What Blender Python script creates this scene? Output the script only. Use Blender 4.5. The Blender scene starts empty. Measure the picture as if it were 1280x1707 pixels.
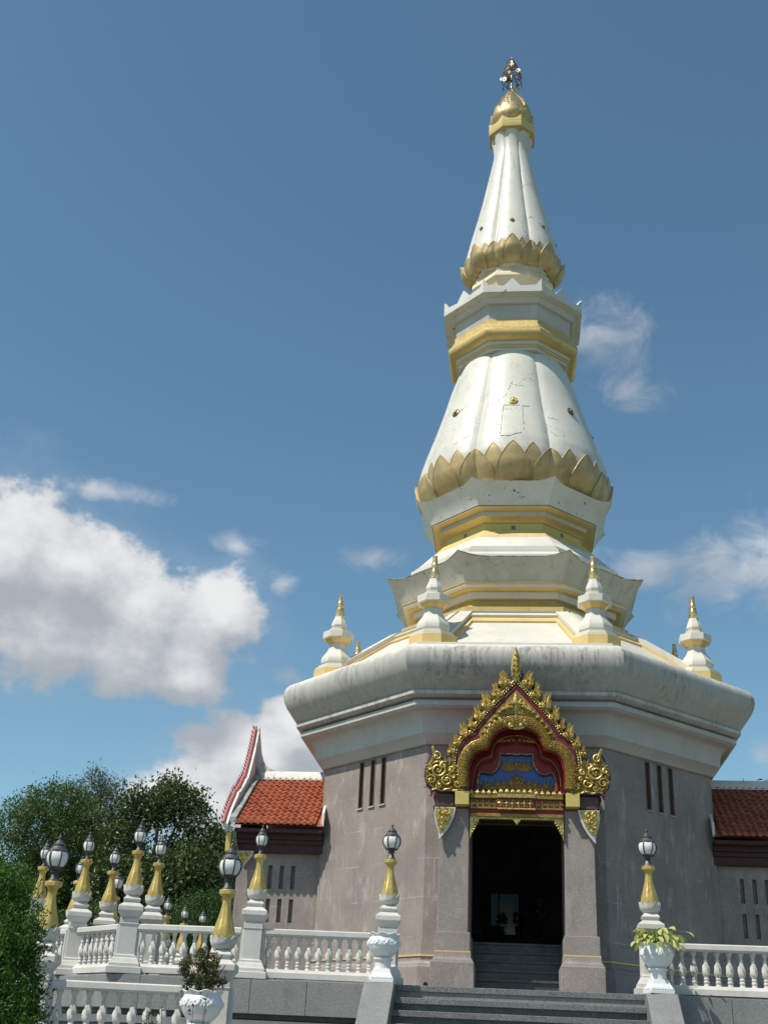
import bpy, bmesh, math, random
import numpy as np
from mathutils import Matrix, Vector
random.seed(7)
PI = math.pi
R = math.radians
S = bpy.context.scene
COL = S.collection

# ------------------------------------------------------------------ camera
cd = bpy.data.cameras.new('camera')
cam = bpy.data.objects.new('camera', cd)
COL.objects.link(cam)
cd.sensor_fit = 'HORIZONTAL'
cd.sensor_width = 36.0
cd.lens = 55.1
cd.clip_end = 6000
cR = Vector((0.993996, 0.100654, 0.04291))
cU = Vector((0.003917, -0.424637, 0.905355))
cF = Vector((-0.109349, 0.899751, 0.422482))
cam.matrix_world = Matrix(((cR.x, cU.x, -cF.x, 0), (cR.y, cU.y, -cF.y, -30), (cR.z, cU.z, -cF.z, 0), (0, 0, 0, 1)))
S.camera = cam
S.render.resolution_x = 767
S.render.resolution_y = 1024

# ------------------------------------------------------------------ sun and sky
SUN_AZ = 51.0      # degrees from the front (-Y) towards the left (-X)
SUN_EL = 56.0
sd = Vector((-math.sin(R(SUN_AZ)) * math.cos(R(SUN_EL)), -math.cos(R(SUN_AZ)) * math.cos(R(SUN_EL)), math.sin(R(SUN_EL))))
sl = bpy.data.lights.new('sun', 'SUN')
sl.energy = 5.0
sl.angle = R(0.53)
sl.color = (1.0, 0.94, 0.82)
sun = bpy.data.objects.new('sun', sl)
COL.objects.link(sun)
sun.rotation_euler = (-sd).to_track_quat('-Z', 'Y').to_euler()
sun.location = sd * 60

S.view_settings.view_transform = 'Standard'
S.view_settings.look = 'None'
S.view_settings.exposure = 0.0
S.view_settings.gamma = 1.0

W = bpy.data.worlds.new('World')
S.world = W
W.use_nodes = True


def build_world():
    nt = W.node_tree
    N, L = nt.nodes, nt.links
    N.clear()
    out = N.new('ShaderNodeOutputWorld')
    sky = N.new('ShaderNodeTexSky')
    sky.sky_type = 'NISHITA'
    sky.sun_disc = False
    sky.sun_elevation = R(SUN_EL)
    sky.sun_rotation = math.atan2(sd.x, sd.y)
    sky.altitude = 0
    sky.air_density = 1.0
    sky.dust_density = 0.3
    sky.ozone_density = 1.0
    bsky = N.new('ShaderNodeBackground')
    bsky.inputs['Strength'].default_value = 0.118
    wb = N.new('ShaderNodeMix'); wb.data_type = 'RGBA'; wb.blend_type = 'MULTIPLY'; wb.inputs['Factor'].default_value = 1.0
    wb.inputs['B'].default_value = (0.84, 1.07, 1.02, 1)
    L.new(sky.outputs[0], wb.inputs['A']); L.new(wb.outputs['Result'], bsky.inputs['Color'])

    # cloud field as a group of (azimuth, elevation)
    g = bpy.data.node_groups.new('cloud_field', 'ShaderNodeTree')
    g.interface.new_socket('P', in_out='INPUT', socket_type='NodeSocketVector')
    g.interface.new_socket('Field', in_out='OUTPUT', socket_type='NodeSocketFloat')
    gn, gl = g.nodes, g.links
    gi, go = gn.new('NodeGroupInput'), gn.new('NodeGroupOutput')

    def m(op, a, b=None, c=None):
        n = gn.new('ShaderNodeMath'); n.operation = op
        for i, v in enumerate((a, b, c)):
            if v is None: continue
            if isinstance(v, (int, float)): n.inputs[i].default_value = v
            else: gl.new(v, n.inputs[i])
        return n.outputs[0]

    def noise(scale, detail, rough, zoff):
        mp = gn.new('ShaderNodeMapping')
        mp.inputs['Location'].default_value = (0, 0, zoff)
        mp.inputs['Scale'].default_value = (scale, scale * 1.25, 1)
        gl.new(gi.outputs[0], mp.inputs['Vector'])
        n = gn.new('ShaderNodeTexNoise')
        n.inputs['Scale'].default_value = 1.0
        n.inputs['Detail'].default_value = detail
        n.inputs['Roughness'].default_value = rough
        gl.new(mp.outputs[0], n.inputs['Vector'])
        return n.outputs[0]
    blobs = [(-0.455, 0.376, 0.08, 0.060), (-0.40, 0.368, 0.078, 0.054), (-0.3357, 0.345, 0.066, 0.05),
             (-0.4022, 0.312, 0.115, 0.05), (-0.265, 0.339, 0.054, 0.042), (-0.3192, 0.30, 0.10, 0.042),
             (-0.29, 0.283, 0.05, 0.028), (-0.2233, 0.2256, 0.075, 0.042), (-0.2499, 0.188, 0.085, 0.045), (-0.20, 0.15, 0.10, 0.04),
             (-0.193, 0.259, 0.038, 0.026), (-0.16, 0.20, 0.06, 0.04), (0.32, 0.385, 0.07, 0.045), (-0.55, 0.33, 0.12, 0.07), (-0.66, 0.40, 0.09, 0.05), (0.42, 0.33, 0.10, 0.05), (0.60, 0.29, 0.14, 0.06),
             (1.0, 0.25, 0.14, 0.06), (-0.85, 0.26, 0.12, 0.05), (-1.5, 0.24, 0.15, 0.06),
             (1.7, 0.28, 0.15, 0.06), (2.6, 0.25, 0.18, 0.06), (-2.2, 0.27, 0.16, 0.06), (-2.85, 0.3, 0.12, 0.05)]
    sep = gn.new('ShaderNodeSeparateXYZ'); gl.new(gi.outputs[0], sep.inputs[0])
    acc = None
    for a, e, sx, sy in blobs:
        dx = m('MULTIPLY', m('SUBTRACT', sep.outputs[0], a), 1 / sx)
        dy = m('MULTIPLY', m('SUBTRACT', sep.outputs[1], e), 1 / sy)
        d = m('SQRT', m('ADD', m('MULTIPLY', dx, dx), m('MULTIPLY', dy, dy)))
        v = m('SUBTRACT', 1.0, d)
        acc = v if acc is None else m('SMOOTH_MAX', acc, v, 0.25)
    n1 = m('SUBTRACT', noise(18, 8, 0.56, 3.7), 0.5)
    n2 = m('SUBTRACT', noise(60, 9, 0.62, 9.1), 0.5)
    f = m('ADD', m('MAXIMUM', acc, -1.2), m('ADD', m('MULTIPLY', n1, 1.3), m('MULTIPLY', n2, 0.42)))
    gl.new(f, go.inputs[0])

    def M(op, a, b=None, c=None):
        n = N.new('ShaderNodeMath'); n.operation = op
        for i, v in enumerate((a, b, c)):
            if v is None: continue
            if isinstance(v, (int, float)): n.inputs[i].default_value = v
            else: L.new(v, n.inputs[i])
        return n.outputs[0]

    def smooth(v, lo, hi):
        n = N.new('ShaderNodeMapRange'); n.interpolation_type = 'SMOOTHSTEP'
        n.inputs['From Min'].default_value = lo; n.inputs['From Max'].default_value = hi
        L.new(v, n.inputs['Value'])
        return n.outputs[0]
    tc = N.new('ShaderNodeTexCoord')
    sx = N.new('ShaderNodeSeparateXYZ'); L.new(tc.outputs['Generated'], sx.inputs[0])
    az = M('ARCTAN2', sx.outputs[0], sx.outputs[1])
    el = M('ARCSINE', sx.outputs[2])
    cx = N.new('ShaderNodeCombineXYZ'); L.new(az, cx.inputs[0]); L.new(el, cx.inputs[1])
    G1 = N.new('ShaderNodeGroup'); G1.node_tree = g; L.new(cx.outputs[0], G1.inputs[0])
    off = N.new('ShaderNodeVectorMath'); off.operation = 'ADD'
    off.inputs[1].default_value = (-0.020, 0.042, 0)
    L.new(cx.outputs[0], off.inputs[0])
    G2 = N.new('ShaderNodeGroup'); G2.node_tree = g; L.new(off.outputs[0], G2.inputs[0])
    mask = smooth(G1.outputs[0], 0.0, 0.36)
    thick = smooth(G1.outputs[0], 0.1, 1.0)
    rel = M('SUBTRACT', G1.outputs[0], G2.outputs[0])
    lit = smooth(rel, -0.42, 1.0)
    # thin wisps
    wis = [(0.088, 0.578, 0.055, 0.05), (0.1182, 0.5368, 0.045, 0.026), (0.12, 0.3873, 0.075, 0.026), (0.175, 0.385, 0.06, 0.045), (0.225, 0.385, 0.075, 0.06), (0.225, 0.395, 0.05, 0.035),
           (-0.13, 0.3967, 0.05, 0.014), (-0.2543, 0.3983, 0.026, 0.016), (-0.2099, 0.3638, 0.02, 0.018), (-0.3918, 0.4297, 0.08, 0.012), (-0.1982, 0.2915, 0.026, 0.014),
           (0.2025, 0.2342, 0.02, 0.02), (0.5, 0.5, 0.1, 0.03), (-0.8, 0.5, 0.12, 0.03), (1.2, 0.52, 0.12, 0.04), (-1.6, 0.48, 0.14, 0.03), (2.1, 0.56, 0.14, 0.04), (-2.3, 0.5, 0.12, 0.04)]
    wacc = None
    for a, e, wx, wy in wis:
        dx = M('MULTIPLY', M('SUBTRACT', az, a), 1 / wx)
        dy = M('MULTIPLY', M('SUBTRACT', el, e), 1 / wy)
        v = M('SUBTRACT', 1.0, M('SQRT', M('ADD', M('MULTIPLY', dx, dx), M('MULTIPLY', dy, dy))))
        wacc = v if wacc is None else M('MAXIMUM', wacc, v)
    mp = N.new('ShaderNodeMapping'); mp.inputs['Scale'].default_value = (22, 34, 1); mp.inputs['Location'].default_value = (0, 0, 21.3)
    L.new(cx.outputs[0], mp.inputs[0])
    wn = N.new('ShaderNodeTexNoise'); wn.inputs['Scale'].default_value = 1; wn.inputs['Detail'].default_value = 7; wn.inputs['Roughness'].default_value = 0.6
    wn.inputs['Distortion'].default_value = 0.6
    L.new(mp.outputs[0], wn.inputs['Vector'])
    wf = M('ADD', M('MAXIMUM', wacc, -0.6), M('MULTIPLY', M('SUBTRACT', wn.outputs[0], 0.5), 2.2))
    wmask = M('MULTIPLY', smooth(wf, 0.05, 1.3), 0.68)
    # haze thin veil that sits around the cumulus
    veil = M('MULTIPLY', smooth(G1.outputs[0], -0.55, 0.5), 0.16)
    tot = M('MAXIMUM', M('MAXIMUM', M('MULTIPLY', mask, 0.97), wmask), veil)
    ramp = N.new('ShaderNodeMix'); ramp.data_type = 'RGBA'
    ramp.inputs['A'].default_value = (0.44, 0.48, 0.53, 1)
    ramp.inputs['B'].default_value = (0.93, 0.93, 0.93, 1)
    L.new(lit, ramp.inputs['Factor'])
    bc = N.new('ShaderNodeBackground'); bc.inputs['Strength'].default_value = 0.92
    L.new(ramp.outputs['Result'], bc.inputs['Color'])
    mx = N.new('ShaderNodeMixShader')
    L.new(tot, mx.inputs[0]); L.new(bsky.outputs[0], mx.inputs[1]); L.new(bc.outputs[0], mx.inputs[2])
    L.new(mx.outputs[0], out.inputs['Surface'])


build_world()

# ------------------------------------------------------------------ materials
MATS = {}


def mat(name, base, rough=0.6, metal=0.0, c2=None, var=0.5, scale=1.5, bump=0.0, bscale=30, stain=None, streak=None, speck=None, spec=0.5, rnd=0.0, coat=0.0, cracks=0.0, joints=None, flake=None, drips=None):
    """base colour mixed with c2 by blotchy noise; stain=(colour, amount, scale); streak=(colour, amount, zlo, zhi); speck=(colour, amount, scale)"""
    m = bpy.data.materials.new(name); m.use_nodes = True
    nt = m.node_tree; N, L = nt.nodes, nt.links
    b = N['Principled BSDF']
    b.inputs['Roughness'].default_value = rough
    b.inputs['Metallic'].default_value = metal
    b.inputs['Specular IOR Level'].default_value = spec
    if coat: b.inputs['Coat Weight'].default_value = coat; b.inputs['Coat Roughness'].default_value = 0.15
    geo = N.new('ShaderNodeNewGeometry')

    def noise(sc, det=5, ro=0.6, vec=None, off=0.0):
        mp = N.new('ShaderNodeMapping')
        mp.inputs['Scale'].default_value = sc if isinstance(sc, tuple) else (sc, sc, sc)
        mp.inputs['Location'].default_value = (off, off * 1.7, off * 0.6)
        L.new(geo.outputs['Position'], mp.inputs[0])
        n = N.new('ShaderNodeTexNoise'); n.inputs['Scale'].default_value = 1; n.inputs['Detail'].default_value = det; n.inputs['Roughness'].default_value = ro
        L.new(mp.outputs[0], n.inputs['Vector'])
        return n.outputs[0]

    def rng(v, lo, hi, a=0.0, c=1.0):
        n = N.new('ShaderNodeMapRange'); n.interpolation_type = 'SMOOTHSTEP'
        n.inputs['From Min'].default_value = lo; n.inputs['From Max'].default_value = hi
        n.inputs['To Min'].default_value = a; n.inputs['To Max'].default_value = c
        L.new(v, n.inputs['Value']); return n.outputs[0]

    def mul(a, c):
        n = N.new('ShaderNodeMath'); n.operation = 'MULTIPLY'
        for i, v in enumerate((a, c)):
            if isinstance(v, (int, float)): n.inputs[i].default_value = v
            else: L.new(v, n.inputs[i])
        return n.outputs[0]

    def mix(fac, a, c):
        n = N.new('ShaderNodeMix'); n.data_type = 'RGBA'
        if isinstance(fac, (int, float)): n.inputs['Factor'].default_value = fac
        else: L.new(fac, n.inputs['Factor'])
        for k, v in (('A', a), ('B', c)):
            if isinstance(v, tuple): n.inputs[k].default_value = (*v, 1)
            else: L.new(v, n.inputs[k])
        return n.outputs['Result']
    c2 = c2 or tuple(x * 0.75 for x in base)
    col = mix(mul(rng(noise(scale, 6, 0.62), 0.35, 0.68), var), tuple(base), tuple(c2))
    if stain:
        sc_, amt, ss = stain
        col = mix(mul(rng(noise(ss, 8, 0.68, off=5.3), 0.52, 0.72), amt), col, sc_)
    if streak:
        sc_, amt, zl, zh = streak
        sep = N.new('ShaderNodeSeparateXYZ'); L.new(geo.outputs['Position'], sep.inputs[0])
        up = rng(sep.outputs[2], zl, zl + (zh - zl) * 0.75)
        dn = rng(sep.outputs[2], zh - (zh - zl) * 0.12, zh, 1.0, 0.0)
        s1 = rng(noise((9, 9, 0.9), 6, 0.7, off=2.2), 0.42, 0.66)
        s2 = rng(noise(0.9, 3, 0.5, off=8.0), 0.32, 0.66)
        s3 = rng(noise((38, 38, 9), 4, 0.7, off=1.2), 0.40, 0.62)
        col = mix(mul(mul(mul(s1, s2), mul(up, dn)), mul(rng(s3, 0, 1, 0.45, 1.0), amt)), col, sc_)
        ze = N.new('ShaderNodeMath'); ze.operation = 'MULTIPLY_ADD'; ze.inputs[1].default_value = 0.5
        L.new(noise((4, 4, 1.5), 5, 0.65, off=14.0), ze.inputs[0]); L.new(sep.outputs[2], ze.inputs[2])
        lower_grey = mul(rng(ze.outputs[0], zh + 0.02, zh + 0.22, 1.0, 0.0), rng(noise((7, 7, 0.7), 6, 0.65, off=12.0), 0.25, 0.6, 0.55, 1.0))
        col = mix(mul(lower_grey, 0.62 if amt > 1 else 0.25), col, (0.30, 0.285, 0.265))  # broad grey tone below the top of the streak range, with a noisy edge
    if cracks:
        v = N.new('ShaderNodeTexVoronoi'); v.feature = 'DISTANCE_TO_EDGE'; v.inputs['Scale'].default_value = 1.0
        nw = N.new('ShaderNodeTexNoise'); nw.inputs['Scale'].default_value = 2.5; nw.inputs['Detail'].default_value = 6
        L.new(geo.outputs['Position'], nw.inputs['Vector'])
        va = N.new('ShaderNodeVectorMath'); va.operation = 'MULTIPLY_ADD'; va.inputs[1].default_value = (0.7, 0.7, 0.7)
        L.new(nw.outputs['Color'], va.inputs[0]); L.new(geo.outputs['Position'], va.inputs[2])
        L.new(va.outputs[0], v.inputs['Vector'])
        line = rng(v.outputs['Distance'], 0.0, 0.012, 1.0, 0.0)
        brk = rng(noise(1.4, 5, 0.7, off=4.0), 0.50, 0.58)
        col = mix(mul(mul(line, brk), cracks), col, (0.10, 0.085, 0.07))
    if flake:
        fc, famt, fs = flake
        col = mix(mul(rng(noise(fs, 9, 0.72, off=7.7), 0.615, 0.65), famt), col, fc)
    if drips:
        d1 = mul(rng(noise((16, 16, 0.55), 4, 0.6, off=31.0), 0.60, 0.66), rng(noise((3, 3, 1.6), 4, 0.6, off=41.0), 0.50, 0.62))
        col = mix(mul(d1, drips), col, (0.52, 0.50, 0.48))
        d2 = mul(rng(noise((8, 8, 0.45), 5, 0.65, off=51.0), 0.52, 0.68), rng(noise((1.2, 1.2, 0.8), 3, 0.6, off=61.0), 0.42, 0.60))
        col = mix(mul(d2, drips * 0.7), col, (0.12, 0.10, 0.09))
    if joints:
        jc, jw, jh, ja = joints
        br = N.new('ShaderNodeTexBrick')
        br.inputs['Scale'].default_value = 1.0; br.inputs['Mortar Size'].default_value = 0.006; br.inputs['Brick Width'].default_value = jw; br.inputs['Row Height'].default_value = jh
        br.inputs['Color1'].default_value = (0, 0, 0, 1); br.inputs['Color2'].default_value = (0.0, 0.0, 0.0, 1); br.inputs['Mortar'].default_value = (1, 1, 1, 1)
        sp = N.new('ShaderNodeSeparateXYZ'); L.new(geo.outputs['Position'], sp.inputs[0])
        cb = N.new('ShaderNodeCombineXYZ')
        ad = N.new('ShaderNodeMath'); ad.operation = 'SUBTRACT'; L.new(sp.outputs[0], ad.inputs[0]); L.new(sp.outputs[1], ad.inputs[1])
        L.new(ad.outputs[0], cb.inputs[0]); L.new(sp.outputs[2], cb.inputs[1]); L.new(cb.outputs[0], br.inputs['Vector'])
        nb = rng(noise((2, 2, 0.5), 3, 0.5, off=3.0), 0.45, 0.7)
        col = mix(mul(mul(br.outputs['Color'], nb), ja), col, jc)
    if speck:
        sc_, amt, ss = speck
        col = mix(mul(rng(noise(ss, 2, 0.5, off=1.9), 0.52, 0.60), amt), col, sc_)
        col = mix(mul(rng(noise(ss * 1.3, 2, 0.5, off=6.9), 0.56, 0.62), amt), col, tuple(min(1, x * 2.2) for x in base))
    if rnd:
        oi = N.new('ShaderNodeObjectInfo')
        hs = N.new('ShaderNodeHueSaturation')
        mr = N.new('ShaderNodeMapRange'); mr.inputs['To Min'].default_value = 1 - rnd; mr.inputs['To Max'].default_value = 1 + rnd
        L.new(oi.outputs['Random'], mr.inputs['Value']); L.new(mr.outputs[0], hs.inputs['Value']); L.new(col, hs.inputs['Color'])
        col = hs.outputs[0]
    L.new(col, b.inputs['Base Color'])
    L.new(rng(noise(scale * 4, 4, 0.6, off=9.0), 0.3, 0.7, max(0.02, rough - 0.08), min(1, rough + 0.1)), b.inputs['Roughness'])
    if bump:
        bp = N.new('ShaderNodeBump'); bp.inputs['Strength'].default_value = bump; bp.inputs['Distance'].default_value = 0.02
        L.new(noise(bscale, 6, 0.6), bp.inputs['Height']); L.new(bp.outputs[0], b.inputs['Normal'])
    MATS[name] = m
    return m


mat('plaster', (0.65, 0.62, 0.555), 0.55, c2=(0.55, 0.525, 0.46), var=0.6, scale=0.9, bump=0.12, bscale=24, stain=((0.36, 0.33, 0.27), 0.30, (3, 3, 0.7)))
mat('plaster_bulb', (0.65, 0.62, 0.55), 0.40, drips=0.28, c2=(0.565, 0.55, 0.50), var=0.55, scale=1.1, bump=0.16, bscale=9, cracks=0.85, stain=((0.5, 0.47, 0.4), 0.25, (2.5, 2.5, 0.6)))
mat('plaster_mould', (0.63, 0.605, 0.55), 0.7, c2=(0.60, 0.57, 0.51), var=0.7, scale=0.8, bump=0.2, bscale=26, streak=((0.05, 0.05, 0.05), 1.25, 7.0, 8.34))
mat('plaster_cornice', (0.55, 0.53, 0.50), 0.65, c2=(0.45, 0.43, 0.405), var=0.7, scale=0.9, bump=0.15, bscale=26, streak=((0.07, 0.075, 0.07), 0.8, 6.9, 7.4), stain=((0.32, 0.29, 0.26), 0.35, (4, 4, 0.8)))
mat('plaster_flare', (0.52, 0.495, 0.44), 0.7, c2=(0.41, 0.385, 0.335), var=0.8, scale=1.3, bump=0.15, bscale=26, stain=((0.24, 0.2, 0.15), 0.55, (5, 5, 0.9)), cracks=0.7)
mat('plaster_flaking', (0.64, 0.63, 0.59), 0.6, c2=(0.53, 0.51, 0.465), var=0.6, scale=2.0, bump=0.15, bscale=26, flake=((0.06, 0.055, 0.05), 1.0, 5.0))
mat('cream_plaster', (0.74, 0.62, 0.43), 0.6, c2=(0.64, 0.52, 0.36), var=0.6, scale=2.0, bump=0.1)
mat('gold_paint', (0.66, 0.48, 0.19), 0.42, metal=0.35, c2=(0.60, 0.43, 0.16), var=0.7, scale=2.2, bump=0.1, bscale=18, stain=((0.30, 0.20, 0.07), 0.4, (5, 5, 1.5)))
mat('gold_ochre', (0.70, 0.52, 0.22), 0.55, metal=0.15, c2=(0.58, 0.42, 0.17), var=0.7, scale=2.0, bump=0.1, bscale=18)
mat('gold_petal', (0.55, 0.405, 0.195), 0.5, metal=0.22, c2=(0.42, 0.31, 0.15), var=1.0, scale=2.6, bump=0.12, bscale=14, stain=((0.24, 0.17, 0.075), 0.5, (3.0, 3.0, 1.2)))
mat('gold_polish', (0.80, 0.58, 0.28), 0.2, metal=0.8, c2=(0.70, 0.48, 0.2), var=0.6, scale=3.0, bump=0.04, bscale=12)
mat('gold_leaf', (0.66, 0.50, 0.17), 0.33, metal=0.65, c2=(0.22, 0.145, 0.035), var=0.9, scale=26, bump=0.35, bscale=60, spec=0.6)
mat('gold_dull', (0.34, 0.23, 0.055), 0.45, metal=0.5, c2=(0.17, 0.11, 0.03), var=0.8, scale=9, bump=0.3, bscale=50)
mat('gold_floral', (0.46, 0.32, 0.10), 0.5, metal=0.15, c2=(0.26, 0.16, 0.05), var=0.9, scale=20, bump=0.2, bscale=60)
mat('mould_edge', (0.11, 0.105, 0.095), 0.9, c2=(0.40, 0.38, 0.33), var=1.0, scale=5)
mat('gold_post', (0.62, 0.455, 0.15), 0.36, metal=0.5, c2=(0.46, 0.29, 0.07), var=0.8, scale=6, bump=0.08, bscale=25, stain=((0.25, 0.16, 0.06), 0.45, (14, 14, 3)))
mat('gold_smooth', (0.62, 0.47, 0.14), 0.4, metal=0.3, c2=(0.56, 0.41, 0.11), var=0.5, scale=5, bump=0.05)
mat('stucco', (0.282, 0.237, 0.215), 0.85, c2=(0.212, 0.176, 0.159), var=0.9, scale=1.1, bump=0.35, bscale=55, stain=((0.46, 0.43, 0.41), 0.55, (3.2, 3.2, 1.3)), joints=((0.50, 0.48, 0.46), 1.15, 0.78, 0.8), drips=0.55, speck=((0.16, 0.14, 0.13), 0.22, 45))
mat('stucco_pier', (0.275, 0.236, 0.216), 0.82, c2=(0.215, 0.182, 0.166), var=0.8, scale=1.7, bump=0.3, bscale=60, stain=((0.45, 0.42, 0.4), 0.4, (5, 5, 2)), speck=((0.16, 0.14, 0.13), 0.35, 55))
mat('granite', (0.22, 0.22, 0.215), 0.5, c2=(0.165, 0.165, 0.163), var=0.8, scale=1.4, speck=((0.07, 0.07, 0.07), 0.5, 85), stain=((0.10, 0.10, 0.095), 0.4, (5, 5, 1.2)), bump=0.05)
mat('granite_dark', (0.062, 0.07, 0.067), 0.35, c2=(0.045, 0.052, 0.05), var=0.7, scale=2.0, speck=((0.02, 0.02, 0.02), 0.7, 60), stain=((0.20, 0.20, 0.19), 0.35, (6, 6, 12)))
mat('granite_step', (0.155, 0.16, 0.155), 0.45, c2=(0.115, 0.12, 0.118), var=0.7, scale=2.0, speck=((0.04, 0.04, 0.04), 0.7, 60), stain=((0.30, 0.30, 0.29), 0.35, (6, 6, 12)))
mat('paving', (0.16, 0.152, 0.14), 0.8, c2=(0.12, 0.115, 0.105), var=0.8, scale=0.7, bump=0.2, bscale=20)
mat('grass_ground', (0.07, 0.095, 0.035), 0.9, c2=(0.11, 0.10, 0.05), var=0.8, scale=0.35, bump=0.6, bscale=14)
mat('tile', (0.34, 0.085, 0.036), 0.5, c2=(0.25, 0.06, 0.028), var=0.7, scale=5, bump=0.15, bscale=30, rnd=0.16, stain=((0.14, 0.06, 0.04), 0.35, (7, 7, 7)))
mat('maroon', (0.06, 0.020, 0.018), 0.65, c2=(0.035, 0.013, 0.012), var=0.7, scale=3, bump=0.1)
mat('pink_edge', (0.50, 0.13, 0.13), 0.6, c2=(0.42, 0.2, 0.19), var=0.8, scale=8)
mat('board_white', (0.72, 0.70, 0.67), 0.6, c2=(0.55, 0.54, 0.52), var=0.8, scale=1.8, stain=((0.10, 0.10, 0.10), 0.7, (3.0, 3.0, 1.4)), bump=0.1)
mat('cement', (0.36, 0.36, 0.355), 0.8, c2=(0.2, 0.2, 0.2), var=0.9, scale=3, stain=((0.05, 0.05, 0.05), 0.8, (4, 4, 3)), bump=0.2)
mat('red_lacquer', (0.24, 0.010, 0.011), 0.36, c2=(0.17, 0.008, 0.009), var=0.6, scale=6, spec=0.35)
mat('red_dark', (0.16, 0.014, 0.016), 0.5, c2=(0.11, 0.012, 0.014), var=0.6, scale=6)
mat('blue_glass', (0.018, 0.055, 0.30), 0.3, c2=(0.02, 0.08, 0.38), var=0.7, scale=10, coat=0.3)
mat('blue_edge', (0.025, 0.022, 0.10), 0.6, c2=(0.06, 0.03, 0.09), var=0.8, scale=7)
mat('silver_edge', (0.62, 0.60, 0.60), 0.5, c2=(0.45, 0.42, 0.42), var=0.8, scale=20)
mat('beam_brown', (0.10, 0.045, 0.042), 0.55, c2=(0.06, 0.03, 0.03), var=0.7, scale=4)
mat('window_frame', (0.17, 0.115, 0.085), 0.5, c2=(0.10, 0.07, 0.055), var=0.7, scale=8)
mat('window_sill', (0.40, 0.37, 0.33), 0.6)
mat('lamp_iron', (0.055, 0.058, 0.058), 0.5, metal=0.35, c2=(0.12, 0.12, 0.115), var=0.7, scale=9, bump=0.1)
mat('lamp_glass', (0.74, 0.73, 0.72), 0.22, c2=(0.66, 0.65, 0.64), var=0.5, scale=6, spec=0.6)
mat('rail_white', (0.58, 0.56, 0.53), 0.6, rnd=0.07, c2=(0.50, 0.475, 0.435), var=0.8, scale=2.2, bump=0.15, bscale=35, stain=((0.40, 0.37, 0.33), 0.45, (7, 7, 2.5)))
mat('urn_white', (0.74, 0.745, 0.75), 0.35, c2=(0.74, 0.74, 0.74), var=0.6, scale=4, bump=0.12, bscale=26, stain=((0.5, 0.48, 0.45), 0.25, (9, 9, 3)))
mat('black_hole', (0.008, 0.008, 0.008), 0.8)
mat('finial_metal', (0.34, 0.27, 0.17), 0.4, metal=0.75, c2=(0.08, 0.06, 0.04), var=0.9, scale=12)
mat('vent_grey', (0.16, 0.17, 0.19), 0.6)
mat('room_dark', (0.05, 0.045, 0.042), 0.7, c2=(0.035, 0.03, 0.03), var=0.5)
mat('bark', (0.13, 0.10, 0.075), 0.9, c2=(0.08, 0.06, 0.05), var=0.8, scale=6, bump=0.5, bscale=25)
mat('soil', (0.06, 0.045, 0.03), 0.95)


def leafmat(name, base, c2, trans=0.25, rough=0.5):
    m = bpy.data.materials.new(name); m.use_nodes = True
    nt = m.node_tree; N, L = nt.nodes, nt.links
    b = N['Principled BSDF']; out = N['Material Output']
    b.inputs['Roughness'].default_value = rough
    b.inputs['Specular IOR Level'].default_value = 0.35
    geo = N.new('ShaderNodeNewGeometry')
    n = N.new('ShaderNodeTexNoise'); n.inputs['Scale'].default_value = 2.0; n.inputs['Detail'].default_value = 4
    L.new(geo.outputs['Position'], n.inputs['Vector'])
    mr = N.new('ShaderNodeMapRange'); mr.inputs['From Min'].default_value = 0.35; mr.inputs['From Max'].default_value = 0.65
    L.new(n.outputs[0], mr.inputs['Value'])
    ad = N.new('ShaderNodeMath'); ad.operation = 'MULTIPLY_ADD'; ad.inputs[1].default_value = 0.7; 
    L.new(geo.outputs['Random Per Island'], ad.inputs[0]); 
    ml = N.new('ShaderNodeMath'); ml.operation = 'MULTIPLY'; ml.inputs[1].default_value = 0.3
    L.new(mr.outputs[0], ml.inputs[0]); L.new(ml.outputs[0], ad.inputs[2])
    mx = N.new('ShaderNodeMix'); mx.data_type = 'RGBA'
    mx.inputs['A'].default_value = (*base, 1); mx.inputs['B'].default_value = (*c2, 1)
    L.new(ad.outputs[0], mx.inputs['Factor'])
    L.new(mx.outputs['Result'], b.inputs['Base Color'])
    t = N.new('ShaderNodeBsdfTranslucent'); L.new(mx.outputs['Result'], t.inputs['Color'])
    ms = N.new('ShaderNodeMixShader'); ms.inputs[0].default_value = trans
    L.new(b.outputs[0], ms.inputs[1]); L.new(t.outputs[0], ms.inputs[2]); L.new(ms.outputs[0], out.inputs['Surface'])
    MATS[name] = m


leafmat('leaf_dense', (0.048, 0.092, 0.022), (0.105, 0.16, 0.04))
leafmat('leaf_broad', (0.045, 0.078, 0.024), (0.105, 0.14, 0.045), 0.2, 0.4)
leafmat('leaf_light', (0.09, 0.135, 0.05), (0.14, 0.18, 0.07))
leafmat('leaf_deep', (0.035, 0.078, 0.018), (0.065, 0.125, 0.028))
leafmat('leaf_feather', (0.10, 0.115, 0.055), (0.15, 0.16, 0.09))
leafmat('leaf_bush', (0.03, 0.085, 0.012), (0.10, 0.205, 0.024), 0.25)
leafmat('leaf_pot', (0.06, 0.085, 0.03), (0.13, 0.14, 0.05))
leafmat('flower_red', (0.42, 0.06, 0.04), (0.55, 0.16, 0.07), 0.2)
leafmat('leaf_pale', (0.42, 0.46, 0.11), (0.68, 0.64, 0.28), 0.35)
leafmat('leaf_pale_green', (0.14, 0.22, 0.05), (0.30, 0.36, 0.10), 0.3)

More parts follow.
